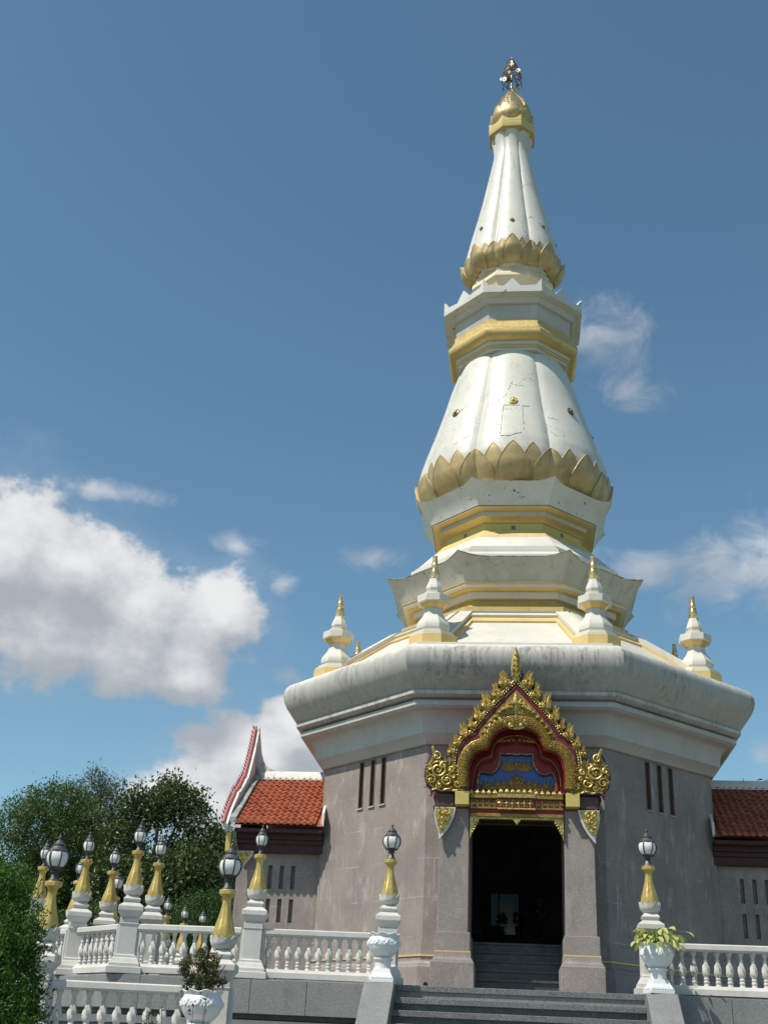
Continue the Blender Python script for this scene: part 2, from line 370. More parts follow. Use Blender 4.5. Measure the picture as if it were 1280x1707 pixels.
gm = bpy.data.materials.new('tinted_glass'); gm.use_nodes = True
gn_ = gm.node_tree.nodes; gl_ = gm.node_tree.links
gt = gn_.new('ShaderNodeBsdfTransparent'); gt.inputs['Color'].default_value = (0.10, 0.12, 0.12, 1)
gg = gn_.new('ShaderNodeBsdfGlossy'); gg.inputs['Roughness'].default_value = 0.03
gx = gn_.new('ShaderNodeMixShader'); gx.inputs[0].default_value = 0.06
gl_.new(gt.outputs[0], gx.inputs[1]); gl_.new(gg.outputs[0], gx.inputs[2]); gl_.new(gx.outputs[0], gn_['Material Output'].inputs['Surface'])
MATS['tinted_glass'] = gm
pm = bpy.data.materials.new('window_pane'); pm.use_nodes = True
pb = pm.node_tree.nodes['Principled BSDF']
pb.inputs['Base Color'].default_value = (0.035, 0.032, 0.03, 1); pb.inputs['Roughness'].default_value = 0.15
MATS['window_pane'] = pm


# ------------------------------------------------------------------ mesh helpers
class MB:
    def __init__(s): s.v = []; s.f = []

    def add(s, vs, fs):
        o = len(s.v); s.v += [tuple(p) for p in vs]; s.f += [tuple(i + o for i in q) for q in fs]; return s

    def box(s, x0, x1, y0, y1, z0, z1):
        return s.add([(x0, y0, z0), (x1, y0, z0), (x1, y1, z0), (x0, y1, z0), (x0, y0, z1), (x1, y0, z1), (x1, y1, z1), (x0, y1, z1)],
                     [(0, 3, 2, 1), (4, 5, 6, 7), (0, 1, 5, 4), (1, 2, 6, 5), (2, 3, 7, 6), (3, 0, 4, 7)])

    def loft(s, rings, cap0=True, cap1=True):
        """rings: list of equal-length closed loops (counter-clockwise seen from above)"""
        n = len(rings[0]); vs = [p for r in rings for p in r]; fs = []
        for i in range(len(rings) - 1):
            for j in range(n):
                k = (j + 1) % n
                fs.append((i * n + j, i * n + k, (i + 1) * n + k, (i + 1) * n + j))
        if cap0: fs.append(tuple(range(n - 1, -1, -1)))
        if cap1: fs.append(tuple(range((len(rings) - 1) * n, len(rings) * n)))
        return s.add(vs, fs)

    def lathe(s, prof, n=16, cx=0, cy=0, ph=0.0, cap0=True, cap1=True):
        return s.loft([[(cx + r * math.cos(ph + 2 * PI * j / n), cy + r * math.sin(ph + 2 * PI * j / n), z) for j in range(n)] for r, z in prof], cap0, cap1)

    def sq(s, prof, cx=0, cy=0, ph=0.0):
        """square tiers: prof of (width, z)"""
        return s.lathe([(w / math.sqrt(2), z) for w, z in prof], 4, cx, cy, PI / 4 + ph)

    def tube(s, pts, rad, n=6, caps=True):
        pts = [Vector(p) for p in pts]
        if not isinstance(rad, (list, tuple)): rad = [rad] * len(pts)
        rings = []; ref = Vector((0, 0, 1))
        prev = None
        for i, p in enumerate(pts):
            t = (pts[min(i + 1, len(pts) - 1)] - pts[max(i - 1, 0)]).normalized()
            if prev is None:
                a = t.cross(ref)
                if a.length < 0.1: a = t.cross(Vector((1, 0, 0)))
                a.normalize()
            else:
                a = (prev - t * prev.dot(t))
                if a.length < 1e-5: a = t.cross(ref)
                a.normalize()
            prev = a; b = t.cross(a)
            rings.append([tuple(p + (a * math.cos(2 * PI * j / n) + b * math.sin(2 * PI * j / n)) * rad[i]) for j in range(n)])
        return s.loft(rings, caps, caps)

    def ball(s, c, r, n=8, m=5, sy=1.0):
        rings = []
        for i in range(1, m):
            a = PI * i / m
            rings.append([(c[0] + r * math.sin(a) * math.cos(2 * PI * j / n), c[1] + sy * r * math.sin(a) * math.sin(2 * PI * j / n), c[2] - r * math.cos(a)) for j in range(n)])
        return s.loft(rings)

    def prism(s, poly, f, d0, d1):
        """poly: 2D outline; f(a,b,d) -> 3D point; extruded from d0 to d1"""
        n = len(poly)
        vs = [f(a, b, d0) for a, b in poly] + [f(a, b, d1) for a, b in poly]
        fs = [tuple(range(n)), tuple(range(2 * n - 1, n - 1, -1))]
        for i in range(n):
            j = (i + 1) % n
            fs.append((j, i, i + n, j + n))
        return s.add(vs, fs)

    def build(s, name, material, parent=None, smooth=30, bevel=0.0, kind=None, fix=False, loc=None):
        me = bpy.data.meshes.new(name)
        me.from_pydata(s.v, [], s.f)
        if fix or any(len(q) > 4 for q in s.f):
            bm = bmesh.new(); bm.from_mesh(me)
            big = [q for q in bm.faces if len(q.verts) > 4]
            if big: bmesh.ops.triangulate(bm, faces=big, ngon_method='EAR_CLIP')
            bmesh.ops.recalc_face_normals(bm, faces=bm.faces[:])
            bm.to_mesh(me); bm.free()
        me.materials.append(MATS[material])
        if smooth:
            me.polygons.foreach_set('use_smooth', [True] * len(me.polygons))
            me.set_sharp_from_angle(angle=R(smooth))
        me.update()
        o = bpy.data.objects.new(name, me)
        COL.objects.link(o)
        if parent: o.parent = parent
        if loc: o.location = loc
        if bevel:
            b = o.modifiers.new('bevel', 'BEVEL'); b.width = bevel; b.segments = 2; b.limit_method = 'ANGLE'; b.angle_limit = R(35)
        if kind: o['kind'] = kind
        return o


def inst(o, parent, loc=(0, 0, 0), rz=0.0, name=None, sc=None):
    c = o.copy()
    if name: c.name = name
    COL.objects.link(c); c.parent = parent; c.location = loc; c.rotation_euler = (0, 0, rz)
    if sc: c.scale = sc
    return c


def thing(name, label, cat, loc=(0, 0, 0), rz=0.0, group=None):
    o = bpy.data.objects.new(name, None); COL.objects.link(o)
    o.empty_display_size = 0.2
    o.location = loc; o.rotation_euler = (0, 0, rz)
    o['label'] = label; o['category'] = cat
    if group: o['group'] = group
    return o


def tag(o, label, cat, group=None):
    o['label'] = label; o['category'] = cat
    if group: o['group'] = group
    return o


def copy_tree(o, parent=None):
    c = o.copy(); COL.objects.link(c); c.parent = parent
    for ch in o.children: copy_tree(ch, c)
    return c


def lerp_prof(tab, z):
    return float(np.interp(z, [t[0] for t in tab], [t[1] for t in tab]))


OCT = R(22.5)

# ------------------------------------------------------------------ the ground
GZ = -1.9
FZ = 1.15          # floor of the upper terrace
gb_ = MB()
gb_.add([(-3000, -3000, GZ), (3000, -3000, GZ), (3000, 3000, GZ), (-3000, 3000, GZ)], [(0, 1, 2, 3)])
o = gb_.build('ground', 'grass_ground', smooth=0); o['kind'] = 'structure'
o = MB().box(-16, 16, -60, 18, GZ - 0.2, GZ + 0.004).build('forecourt', 'paving', smooth=0); o['kind'] = 'structure'

TER = [(-6.95, -8.95), (6.95, -8.95), (9.75, -6.35), (9.75, 9.5), (-9.75, 9.5), (-9.75, -6.35)]


def inset(poly, d):
    c = Vector((0, 0)); out = []
    n = len(poly)
    for i in range(n):
        p0, p1, p2 = Vector(poly[i - 1]), Vector(poly[i]), Vector(poly[(i + 1) % n])
        n1 = (p1 - p0).normalized(); n2 = (p2 - p1).normalized()
        a = Vector((-n1.y, n1.x)); b = Vector((-n2.y, n2.x))
        k = (a + b); k = k / (1 + a.dot(b))
        out.append(tuple(p1 + k * d))
    return out


tb = MB()
tb.prism(inset(TER, 0.28), lambda a, b, d: (a, b, d), GZ - 0.3, FZ - 0.62)
terrace = tb.build('terrace', 'granite_dark', smooth=0, fix=True); terrace['kind'] = 'structure'
tb = MB().prism(inset(TER, -0.02), lambda a, b, d: (a, b, d), FZ - 0.54, FZ - 0.02)
tb.build('granite_curb', 'granite', terrace, smooth=0, bevel=0.012, fix=True)
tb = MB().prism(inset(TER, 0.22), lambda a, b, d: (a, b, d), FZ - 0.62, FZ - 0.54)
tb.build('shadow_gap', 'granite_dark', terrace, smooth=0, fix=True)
tb = MB().prism(inset(TER, 0.05), lambda a, b, d: (a, b, d), FZ - 0.02, FZ)
tb.build('floor_slab', 'granite', terrace, smooth=0, fix=True)
tb = MB().prism(inset(TER, 0.20), lambda a, b, d: (a, b, d), FZ - 0.76, FZ - 0.64)
tb.build('white_ledge', 'rail_white', terrace, smooth=0, fix=True)

for sgn in (-1, 1):
    xx = 2.52
    while xx < 6.85:
        x2 = min(xx + 0.96, 6.93)
        a_, b_ = sorted((sgn * xx, sgn * (x2 - 0.008)))
        MB().box(a_, b_, -8.995, -8.96, FZ - 0.545, FZ - 0.012 + random.uniform(-0.002, 0.002)).build('facing_slab', 'granite', terrace, smooth=0, bevel=0.004)
        xx = x2
LZ = -0.05         # lower terrace
LT = [(-13.5, -14.0), (-2.62, -14.0), (-2.62, -8.6), (-13.5, -8.6)]
lt = MB().prism(LT, lambda a, b, d: (a, b, d), GZ - 0.25, LZ).build('lower_terrace', 'granite', smooth=0, bevel=0.015, fix=True); lt['kind'] = 'structure'
LT2 = [(2.62, -14.0), (13.5, -14.0), (13.5, -8.6), (2.62, -8.6)]
lt = MB().prism(LT2, lambda a, b, d: (a, b, d), GZ - 0.25, LZ).build('lower_terrace', 'granite', smooth=0, bevel=0.015, fix=True); lt['kind'] = 'structure'

# ------------------------------------------------------------------ front stairs
st = thing('front_stairs', 'dark granite flight of steps rising to the temple door', 'stairs', (0, -8.9, GZ))
RIS, TRD, NST = 0.205, 0.28, 15
for i in range(NST):
    zt = FZ - 0.004 - i * RIS
    y1 = -8.95 - i * TRD
    sx = 2.03
    # nosing slab, then recessed riser under it
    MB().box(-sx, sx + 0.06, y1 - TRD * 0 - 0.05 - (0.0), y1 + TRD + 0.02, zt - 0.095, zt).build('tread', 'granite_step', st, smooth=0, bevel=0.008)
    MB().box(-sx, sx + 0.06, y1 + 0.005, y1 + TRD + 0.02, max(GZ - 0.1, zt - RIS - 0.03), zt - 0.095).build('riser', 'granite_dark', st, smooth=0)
for ch in st.children: ch.location = (0, 8.9, -GZ)
for sx, x0, x1 in ((-1, -2.47, -1.975), (1, 2.09, 2.585)):
    yb = -9.36; zb = FZ
    n_ = (zb - GZ) / (RIS / TRD)
    pol = [(-8.9, GZ - 0.05), (-8.9, zb), (yb, zb), (yb - n_, GZ + 0.06), (yb - n_ - 0.3, GZ + 0.06), (yb - n_ - 0.3, GZ - 0.05)]
    c = MB().prism(pol, lambda a, b, d: (d, a, b), x0, x1).build('cheek_wall', 'granite', st, smooth=0, bevel=0.012, fix=True)
    c.location = (0, 8.9, -GZ)
    for k in range(4):   # coping joints shown as thin recessed strips between stones
        pass

# ------------------------------------------------------------------ the stupa
stupa = thing('stupa', 'tall white and gold octagonal stupa with lotus bulbs and a pinkish stucco base', 'stupa', (0, 0, FZ))
OFF = (0, 0, -FZ)


def spart(mb, name, m, smooth=30, bevel=0.0, parent=None, kind=None):
    p = parent or stupa
    o = mb.build(name, m, p, smooth=smooth, bevel=bevel, kind=kind)
    if p is stupa: o.location = OFF
    return o


def octp(prof, cap0=False, cap1=False):
    return MB().lathe(prof, 8, 0, 0, OCT, cap0, cap1)


def face_pt(k, s, z, d):
    """k: face index (0 = front, 1 = front right, ...), s along the face, d outward distance"""
    a = -PI / 2 + k * PI / 4
    nx, ny = math.cos(a), math.sin(a)
    return (nx * d - ny * s, ny * d + nx * s, z)


RW = 4.93
AP = RW * math.cos(OCT)
HW = RW * math.sin(OCT)


def wall_holes(mb, f, s0, s1, z0, z1, holes, depth):
    """rectangular wall with rectangular holes (s0,s1,z0,z1) and reveals of given depth; f(s,z,d)"""
    ss = sorted({s0, s1, *[h[0] for h in holes], *[h[1] for h in holes]})
    zz = sorted({z0, z1, *[h[2] for h in holes], *[h[3] for h in holes]})
    for i in range(len(ss) - 1):
        for j in range(len(zz) - 1):
            a, b, c, d = ss[i], ss[i + 1], zz[j], zz[j + 1]
            cs, cz = (a + b) / 2, (c + d) / 2
            if any(h[0] < cs < h[1] and h[2] < cz < h[3] for h in holes): continue
            mb.add([f(a, c, 0), f(b, c, 0), f(b, d, 0), f(a, d, 0)], [(0, 1, 2, 3)])
    for a, b, c, d in holes:
        q = [(a, c), (b, c), (b, d), (a, d)]
        for i in range(4):
            p0, p1 = q[i], q[(i + 1) % 4]
            mb.add([f(*p0, 0), f(*p1, 0), f(*p1, -depth), f(*p0, -depth)], [(1, 0, 3, 2)])


slits = [(-0.50, -0.325), (-0.09, 0.085), (0.30, 0.475)]
for k in range(8):
    holes = []
    if k in (1, 3, 5, 7): holes = [(a, b, 5.19, 6.27) for a, b in slits]
    if k == 0: holes = [(-0.9, 0.98, FZ - 0.2, 4.7)]
    if k == 4: holes = [(-0.10, 0.66, 3.5, 4.36)]
    mb = MB()
    wall_holes(mb, lambda s, z, d, k=k: face_pt(k, s, z, AP + d), -HW, HW, FZ - 0.1, 6.36, holes, 0.16 if k not in (0,) else 0.5)
    w = mb.build('wall', 'stucco', stupa, smooth=0); w.location = OFF
    if k in (1, 3, 5, 7):
        for a, b in slits:
            fr = MB()
            def q(s, z, d): return face_pt(k, s, z, AP + d)
            t = 0.022
            for (x0, x1, z0, z1) in ((a, a + t, 5.19, 6.27), (b - t, b, 5.19, 6.27), (a + t, b - t, 5.19, 5.19 + t), (a + t, b - t, 6.27 - t, 6.27)):
                vs = [q(x0, z0, 0.012), q(x1, z0, 0.012), q(x1, z1, 0.012), q(x0, z1, 0.012), q(x0, z0, -0.155), q(x1, z0, -0.155), q(x1, z1, -0.155), q(x0, z1, -0.155)]
                fr.add(vs, [(0, 1, 2, 3), (7, 6, 5, 4), (1, 0, 4, 5), (2, 1, 5, 6), (3, 2, 6, 7), (0, 3, 7, 4)])
            win = fr.build('slit_window', 'window_frame', stupa, smooth=0); win.location = OFF
            MB().add([q(a, 5.19, -0.14), q(b, 5.19, -0.14), q(b, 6.27, -0.14), q(a, 6.27, -0.14)], [(0, 1, 2, 3)]).build('pane', 'window_pane', win, smooth=0)
            sl_ = MB(); vs = [q(a - 0.02, 5.165, 0.035), q(b + 0.02, 5.165, 0.035), q(b + 0.02, 5.19, 0.03), q(a - 0.02, 5.19, 0.03), q(a - 0.02, 5.165, 0.0), q(b + 0.02, 5.165, 0.0), q(b + 0.02, 5.19, 0.0), q(a - 0.02, 5.19, 0.0)]
            sl_.add(vs, [(0, 1, 2, 3), (1, 0, 4, 5), (2, 1, 5, 6), (3, 2, 6, 7), (0, 3, 7, 4)]).build('sill', 'window_sill', win, smooth=0)

# base mouldings of the wall, broken at the portico (front face left open)
def base_ring(prof, name, m):
    mb = MB()
    for k in range(1, 8):
        a0 = -PI / 2 + k * PI / 4 - OCT; a1 = a0 + PI / 4
        for i in range(len(prof) - 1):
            (r0, z0), (r1, z1) = prof[i], prof[i + 1]
            mb.add([(r0 * math.cos(a0), r0 * math.sin(a0), z0), (r0 * math.cos(a1), r0 * math.sin(a1), z0), (r1 * math.cos(a1), r1 * math.sin(a1), z1), (r1 * math.cos(a0), r1 * math.sin(a0), z1)], [(0, 1, 2, 3)])
    def fr(x0, x1):
        for i in range(len(prof) - 1):
            (r0, z0), (r1, z1) = prof[i], prof[i + 1]
            c = math.cos(OCT); s_ = math.sin(OCT)
            xa0 = x0 if abs(x0) < 1.7 else -r0 * s_; xa1 = x0 if abs(x0) < 1.7 else -r1 * s_
            xb0 = x1 if abs(x1) < 1.7 else r0 * s_; xb1 = x1 if abs(x1) < 1.7 else r1 * s_
            mb.add([(xa0, -r0 * c, z0), (xb0, -r0 * c, z0), (xb1, -r1 * c, z1), (xa1, -r1 * c, z1)], [(0, 1, 2, 3)])
    fr(-9, -1.4); fr(1.5, 9)
    return spart(mb, name, m)


base_ring([(RW - 0.05, 2.26), (RW + 0.05, 2.26), (RW + 0.05, 1.96)], 'base_course', 'stucco_pier')
base_ring([(RW + 0.02, 1.975), (RW + 0.085, 1.975), (RW + 0.085, 1.945), (RW + 0.02, 1.945)], 'gold_line', 'gold_ochre')
base_ring([(RW + 0.06, 1.946), (RW + 0.06, 1.86), (RW + 0.10, 1.83), (RW + 0.16, 1.80), (RW + 0.17, 1.76), (RW + 0.20, 1.74), (RW + 0.20, FZ - 0.05)], 'base_plinth', 'stucco_pier')

# big cornice
cove = [(5.17 + 0.25 * (1 - math.cos(t * PI / 2)), 6.545 + 0.43 * math.sin(t * PI / 2)) for t in np.linspace(0, 1, 9)]
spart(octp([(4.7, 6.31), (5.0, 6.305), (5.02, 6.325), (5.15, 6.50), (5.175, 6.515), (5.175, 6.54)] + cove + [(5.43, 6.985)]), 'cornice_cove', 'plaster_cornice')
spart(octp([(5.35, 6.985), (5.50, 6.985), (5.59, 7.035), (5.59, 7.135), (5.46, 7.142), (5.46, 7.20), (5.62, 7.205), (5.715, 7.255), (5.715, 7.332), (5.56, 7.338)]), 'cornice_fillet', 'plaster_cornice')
roll = [(5.55, 7.337), (5.655, 7.345), (5.83, 7.52), (5.98, 7.68), (6.06, 7.83), (6.095, 7.97), (6.09, 8.09), (6.04, 8.20), (5.95, 8.285), (5.84, 8.335), (5.70, 8.358), (5.55, 8.36)]
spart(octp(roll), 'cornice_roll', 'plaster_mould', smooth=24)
spart(octp([(5.5, 8.362), (5.60, 8.362), (5.60, 8.462), (5.42, 8.464)]), 'cornice_ledge', 'plaster')
spart(octp([(5.40, 8.46), (5.52, 8.466), (5.52, 8.488), (4.9, 8.49), (3.0, 8.49)]), 'gold_rim', 'gold_ochre')

# sloping roof panels with raised ribs on the hips
RI, ZI, RO, ZO = 3.36, 9.80, 5.10, 8.56


def slope_pt(k, s, t, h):
    """t 0 at the bottom edge, 1 at the top edge; s -1..1 across; h above the panel"""
    r = RO + (RI - RO) * t; z = ZO + (ZI - ZO) * t
    ap = r * math.cos(OCT); hw = r * math.sin(OCT)
    nl = math.hypot(RO - RI, ZI - ZO); nz, nr = (RO - RI) * math.cos(OCT) / nl, (ZI - ZO) / nl
    return face_pt(k, s * hw, z + h * nz, ap + h * nr)


for k in range(8):
    spart(MB().add([slope_pt(k, -1, 0, 0), slope_pt(k, 1, 0, 0), slope_pt(k, 1, 1, 0), slope_pt(k, -1, 1, 0)], [(0, 1, 2, 3)]), 'roof_panel', 'plaster')
    for (sa, sb, ta, tb_, h, m, nm) in ((-1.0, -0.78, 0, 1, 0.17, 'plaster', 'roof_rib'), (0.78, 1.0, 0, 1, 0.17, 'plaster', 'roof_rib'), (-0.77, -0.70, 0, 0.93, 0.055, 'gold_ochre', 'gold_trim'), (0.70, 0.77, 0, 0.93, 0.055, 'gold_ochre', 'gold_trim'), (-0.77, 0.77, 0.80, 0.93, 0.05, 'gold_ochre', 'gold_trim'), (-0.9, 0.9, 0.93, 1.0, 0.12, 'plaster', 'roof_rim')):
        e = 0.004 if nm == 'roof_rim' else 0.0
        p = [(sa, ta), (sb, ta), (sb, tb_), (sa, tb_)]
        vs = [slope_pt(k, s, t, 0.0) for s, t in p] + [slope_pt(k, s, t, h) for s, t in p]
        spart(MB().add(vs, [(4, 5, 6, 7), (0, 1, 5, 4), (1, 2, 6, 5), (2, 3, 7, 6), (3, 0, 4, 7)]), nm, m)
# tier below the first flared cornice
spart(octp([(3.2, 9.78), (3.40, 9.80), (3.36, 9.84), (3.42, 9.945), (3.2, 9.955)]), 'tier_base', 'plaster')
spart(octp([(3.1, 9.95), (3.13, 9.957), (3.13, 10.16), (3.0, 10.18)]), 'tier_gold_band', 'gold_paint')
spart(octp([(3.02, 10.17), (2.86, 10.25), (2.74, 10.37), (2.70, 10.48)]), 'tier_neck', 'gold_paint', smooth=40)
spart(octp([(2.6, 10.478), (2.82, 10.482), (2.83, 10.652), (2.7, 10.66)]), 'tier_band', 'plaster')
spart(octp([(2.75, 10.658), (2.98, 10.664), (3.0, 10.70), (2.9, 10.705)]), 'tier_gold_ledge', 'gold_ochre')
spart(octp([(2.85, 10.702), (3.04, 10.705), (3.11, 10.735), (3.11, 10.79), (3.0, 10.795)]), 'tier_lip', 'plaster')
spart(octp([(3.0, 10.792), (3.145, 10.794), (3.155, 10.825), (3.1, 10.83)]), 'tier_gold_line', 'gold_ochre')


def flare(r0, z0, r1, z1, tipr, tipz, rin, zin, ncol=20, nrow=6):
    """octagonal flared cornice whose corners rise into points"""
    mb = MB(); rows = []
    prof = [(r0 + (r1 - r0) * (t ** 1.25), z0 + (z1 - z0) * t, t) for t in np.linspace(0, 1, nrow)]
    prof += [(r1 - 0.05, z1 + 0.0, 1.0), (r1 - 0.12, z1 - 0.05, 0.75), (rin, zin, 0.0)]
    n = 8 * ncol
    rings = []
    for r, z, w in prof:
        ring = []
        for k in range(8):
            a0 = -PI / 2 + k * PI / 4 - OCT; a1 = a0 + PI / 4
            for c in range(ncol):
                s = c / ncol
                x = (1 - s) * math.cos(a0) + s * math.cos(a1); y = (1 - s) * math.sin(a0) + s * math.sin(a1)
                u = abs(2 * s - 1); h = max(0, (u - 0.55) / 0.45) ** 1.7 * (w ** 3)
                rr = r + h * (tipr - r1)
                ring.append((x * rr, y * rr, z + h * (tipz - z1)))
        rings.append(ring)
    return mb.loft(rings, False, False)


spart(flare(3.15, 10.832, 3.47, 11.37, 3.60, 11.48, 2.9, 11.32), 'flared_cornice', 'plaster_flare', smooth=28)
def rim_line(r1, z1, tipr, tipz, rad):
    pts = []
    for k in range(9):
        a0 = -PI / 2 + k * PI / 4 - OCT; a1 = a0 + PI / 4
        for c in range(20):
            s_ = c / 20; u = abs(2 * s_ - 1); h = max(0, (u - 0.55) / 0.45) ** 1.7
            x = (1 - s_) * math.cos(a0) + s_ * math.cos(a1); y = (1 - s_) * math.sin(a0) + s_ * math.sin(a1)
            rr = r1 + h * (tipr - r1) - 0.012
            pts.append((x * rr, y * rr, z1 + h * (tipz - z1) + 0.004))
        if k == 8: break
    rr_ = random.Random(5)
    return MB().tube(pts[:161], [rad * rr_.uniform(0.6, 1.0) for _ in range(161)], 5)


spart(rim_line(3.47, 11.37, 3.60, 11.48, 0.020), 'mouldy_rim', 'mould_edge', smooth=60)
spart(rim_line(2.73, 13.78, 2.83, 13.86, 0.013), 'mouldy_rim', 'mould_edge', smooth=60)
# second base
spart(octp([(2.9, 11.3), (3.0, 11.32), (3.0, 11.62), (2.93, 11.70), (2.93, 11.78), (2.83, 11.80), (2.83, 11.86), (2.74, 11.88), (2.74, 11.93)]), 'upper_base', 'plaster')
spart(octp([(2.74, 11.932), (2.70, 11.96), (2.30, 12.38), (2.2, 12.40)]), 'upper_slope', 'plaster')
spart(octp([(2.2, 12.392), (2.27, 12.40), (2.04, 12.65), (1.9, 12.66)]), 'upper_gold_lip', 'gold_ochre')
spart(octp([(1.93, 12.64), (1.95, 12.66), (1.95, 12.90), (1.9, 12.91)]), 'upper_neck', 'gold_smooth')
spart(octp([(1.9, 12.898), (1.985, 12.90), (2.00, 12.94), (2.10, 12.985), (2.17, 13.02), (2.1, 13.03)]), 'upper_gold_cove', 'gold_paint', smooth=45)
spart(octp([(2.0, 13.02), (2.12, 13.025), (2.12, 13.17), (2.1, 13.175)]), 'upper_band', 'plaster')
spart(octp([(2.0, 13.168), (2.27, 13.172), (2.37, 13.20), (2.37, 13.235), (2.3, 13.24)]), 'upper_gold_ledge', 'gold_ochre')
spart(flare(2.39, 13.238, 2.73, 13.78, 2.83, 13.86, 2.2, 13.74), 'flared_cornice', 'plaster_flaking', smooth=28)
for k in range(8):
    vs = []
    mb = MB()
    for (s, z) in ((-0.055, 12.72), (0.055, 12.72), (0.055, 12.83), (-0.055, 12.83)): vs.append(face_pt(k, s, z, 1.95 * math.cos(OCT) + 0.004))
    for (s, z) in ((-0.055, 12.72), (0.055, 12.72), (0.055, 12.83), (-0.055, 12.83)): vs.append(face_pt(k, s, z, 1.95 * math.cos(OCT) - 0.03))
    spart(mb.add(vs, [(0, 1, 2, 3), (0, 4, 5, 1), (1, 5, 6, 2), (2, 6, 7, 3), (3, 7, 4, 0)]), 'vent', 'vent_grey')


def lobed_r(rg, rl, phi):
    """phi in -22.5..22.5 deg from the lobe's middle"""
    ch = rg * math.cos(OCT) / math.cos(phi)
    u = phi / OCT
    return ch + (rl - rg * math.cos(OCT)) * (1 - u * u) ** 0.72 if abs(u) < 1 else ch


class Bulb:
    def __init__(s, tab): s.t = tab   # (z, groove radius, lobe radius)

    def r(s, z, az):
        rg = float(np.interp(z, [t[0] for t in s.t], [t[1] for t in s.t])); rl = float(np.interp(z, [t[0] for t in s.t], [t[2] for t in s.t]))
        d = (az + PI / 2) % (PI / 4)
        if d > PI / 8: d -= PI / 4
        return lobed_r(rg, rl, d)

    def mesh(s, zs, nl=14):
        mb = MB(); rings = []
        for z in zs:
            ring = []
            for k in range(8):
                for j in range(nl):
                    az = -PI / 2 - OCT + k * PI / 4 + (j / nl) * PI / 4
                    r = s.r(z, az)
                    ring.append((r * math.cos(az), r * math.sin(az), z))
            rings.append(ring)
        return mb.loft(rings)

    def petal(s, az0, z0, z1, w0, off, bulge, th=0.05, nu=8, nt=10, wbase=0.72, tmax=0.38, flat=0.0, powr=0.85, rim=0.012):
        vs, fs = [], []

        def shape(t):
            if t < tmax: return wbase + (1 - wbase) * math.sin(t / tmax * PI / 2)
            q = (t - tmax) / (1 - tmax)
            return max(0.0, (1 - q ** 1.35)) ** powr
        for layer in (0, 1):
            for i in range(nt + 1):
                t = i / nt; z = z0 + (z1 - z0) * t
                hw = w0 * shape(t)
                for j in range(nu + 1):
                    u = -1 + 2 * j / nu
                    r0 = s.r(z, az0)
                    az = az0 + u * hw / max(r0, .1)
                    r = (1 - flat) * s.r(z, az) + flat * r0
                    if layer == 0: r += off + bulge * (1 - u * u) * math.sin(PI * min(1, 0.15 + t * 0.95)) + 0.03 * t * t * off / 0.05
                    else: r += off - th
                    vs.append((r * math.cos(az), r * math.sin(az), z))
        n = nu + 1; o = (nt + 1) * n
        for i in range(nt):
            for j in range(nu):
                a = i * n + j
                fs.append((a, a + 1, a + n + 1, a + n))
        for i in range(nt):
            fs.append((i * n, (i + 1) * n, o + (i + 1) * n, o + i * n))
            fs.append((i * n + nu, o + i * n + nu, o + (i + 1) * n + nu, (i + 1) * n + nu))
        mb = MB().add(vs, fs)
        mb.tube([vs[i * n] for i in range(1, nt + 1)] + [vs[i * n + nu] for i in range(nt - 1, 0, -1)], rim, 5)
        return mb


b1 = Bulb([(13.60, 1.98, 2.05), (13.80, 2.20, 2.31), (14.0, 2.37, 2.50), (14.3, 2.50, 2.64), (14.7, 2.55, 2.69), (15.1, 2.49, 2.63), (15.6, 2.34, 2.48), (16.3, 2.11, 2.24), (17.0, 1.92, 2.02), (17.7, 1.75, 1.83), (18.2, 1.60, 1.66), (18.5, 1.48, 1.54)])
zs = list(np.linspace(13.62, 15.2, 16)) + list(np.linspace(15.35, 18.46, 22))
spart(b1.mesh(zs), 'lotus_bulb', 'plaster_bulb', smooth=26)
for k in range(8):
    c = -PI / 2 + k * PI / 4
    spart(b1.petal(c, 13.72, 14.86, 0.43, 0.062, 0.016, th=0.05), 'petal', 'gold_petal', smooth=40)
    spart(b1.petal(c + OCT, 13.72, 14.80, 0.46, 0.038, 0.0, th=0.04), 'petal', 'gold_petal', smooth=40)
    for s_ in (-1, 1):
        spart(b1.petal(c + s_ * OCT * 0.5, 13.72, 14.88, 0.36, 0.014, 0.01), 'petal', 'gold_petal', smooth=40)
    # medallion on each lobe
    zc = 16.38; rr = b1.r(zc, c) + 0.01
    mb = MB()
    tl = R(18)

    def mp(u, v, d, c=c, rr=rr, zc=zc):
        rad = rr + d * math.cos(tl) - v * math.sin(tl)
        return (rad * math.cos(c) - u * math.sin(c), rad * math.sin(c) + u * math.cos(c), zc + v * math.cos(tl) + d * math.sin(tl))
    prof = [(0.125, -0.05), (0.125, 0.02), (0.09, 0.035), (0.075, 0.02), (0.05, 0.02), (0.04, 0.06), (0.0, 0.075)]
    rings = [[mp(r * math.cos(2 * PI * j / 16), r * math.sin(2 * PI * j / 16), d) for j in range(16)] for r, d in prof]
    spart(mb.loft(rings), 'medallion', 'gold_smooth' if k == 0 else 'finial_metal', smooth=40)

def crack(pts, w=0.011):
    q = []
    cr = random.Random(len(pts) * 7 + int(pts[0][1] * 100))
    for (u0, z0), (u1, z1) in zip(pts[:-1], pts[1:]):
        n = max(2, int(math.hypot(u1 - u0, z1 - z0) / 0.05))
        for i in range(n):
            t = i / n
            q.append((u0 + (u1 - u0) * t + cr.uniform(-1, 1) * 0.009, z0 + (z1 - z0) * t + cr.uniform(-1, 1) * 0.009))
    run = []
    for u, z in q + [(None, None)]:
        if u is None or cr.random() < 0.16:
            if len(run) > 2: spart(MB().tube(run, [w * cr.uniform(0.35, 1) for _ in run], 4), 'crack', 'black_hole', smooth=0)
            run = []
            if u is None: break
        az = -PI / 2 + u / 2.4
        r = b1.r(z, az) + 0.0005
        run.append((r * math.cos(az), r * math.sin(az), z))


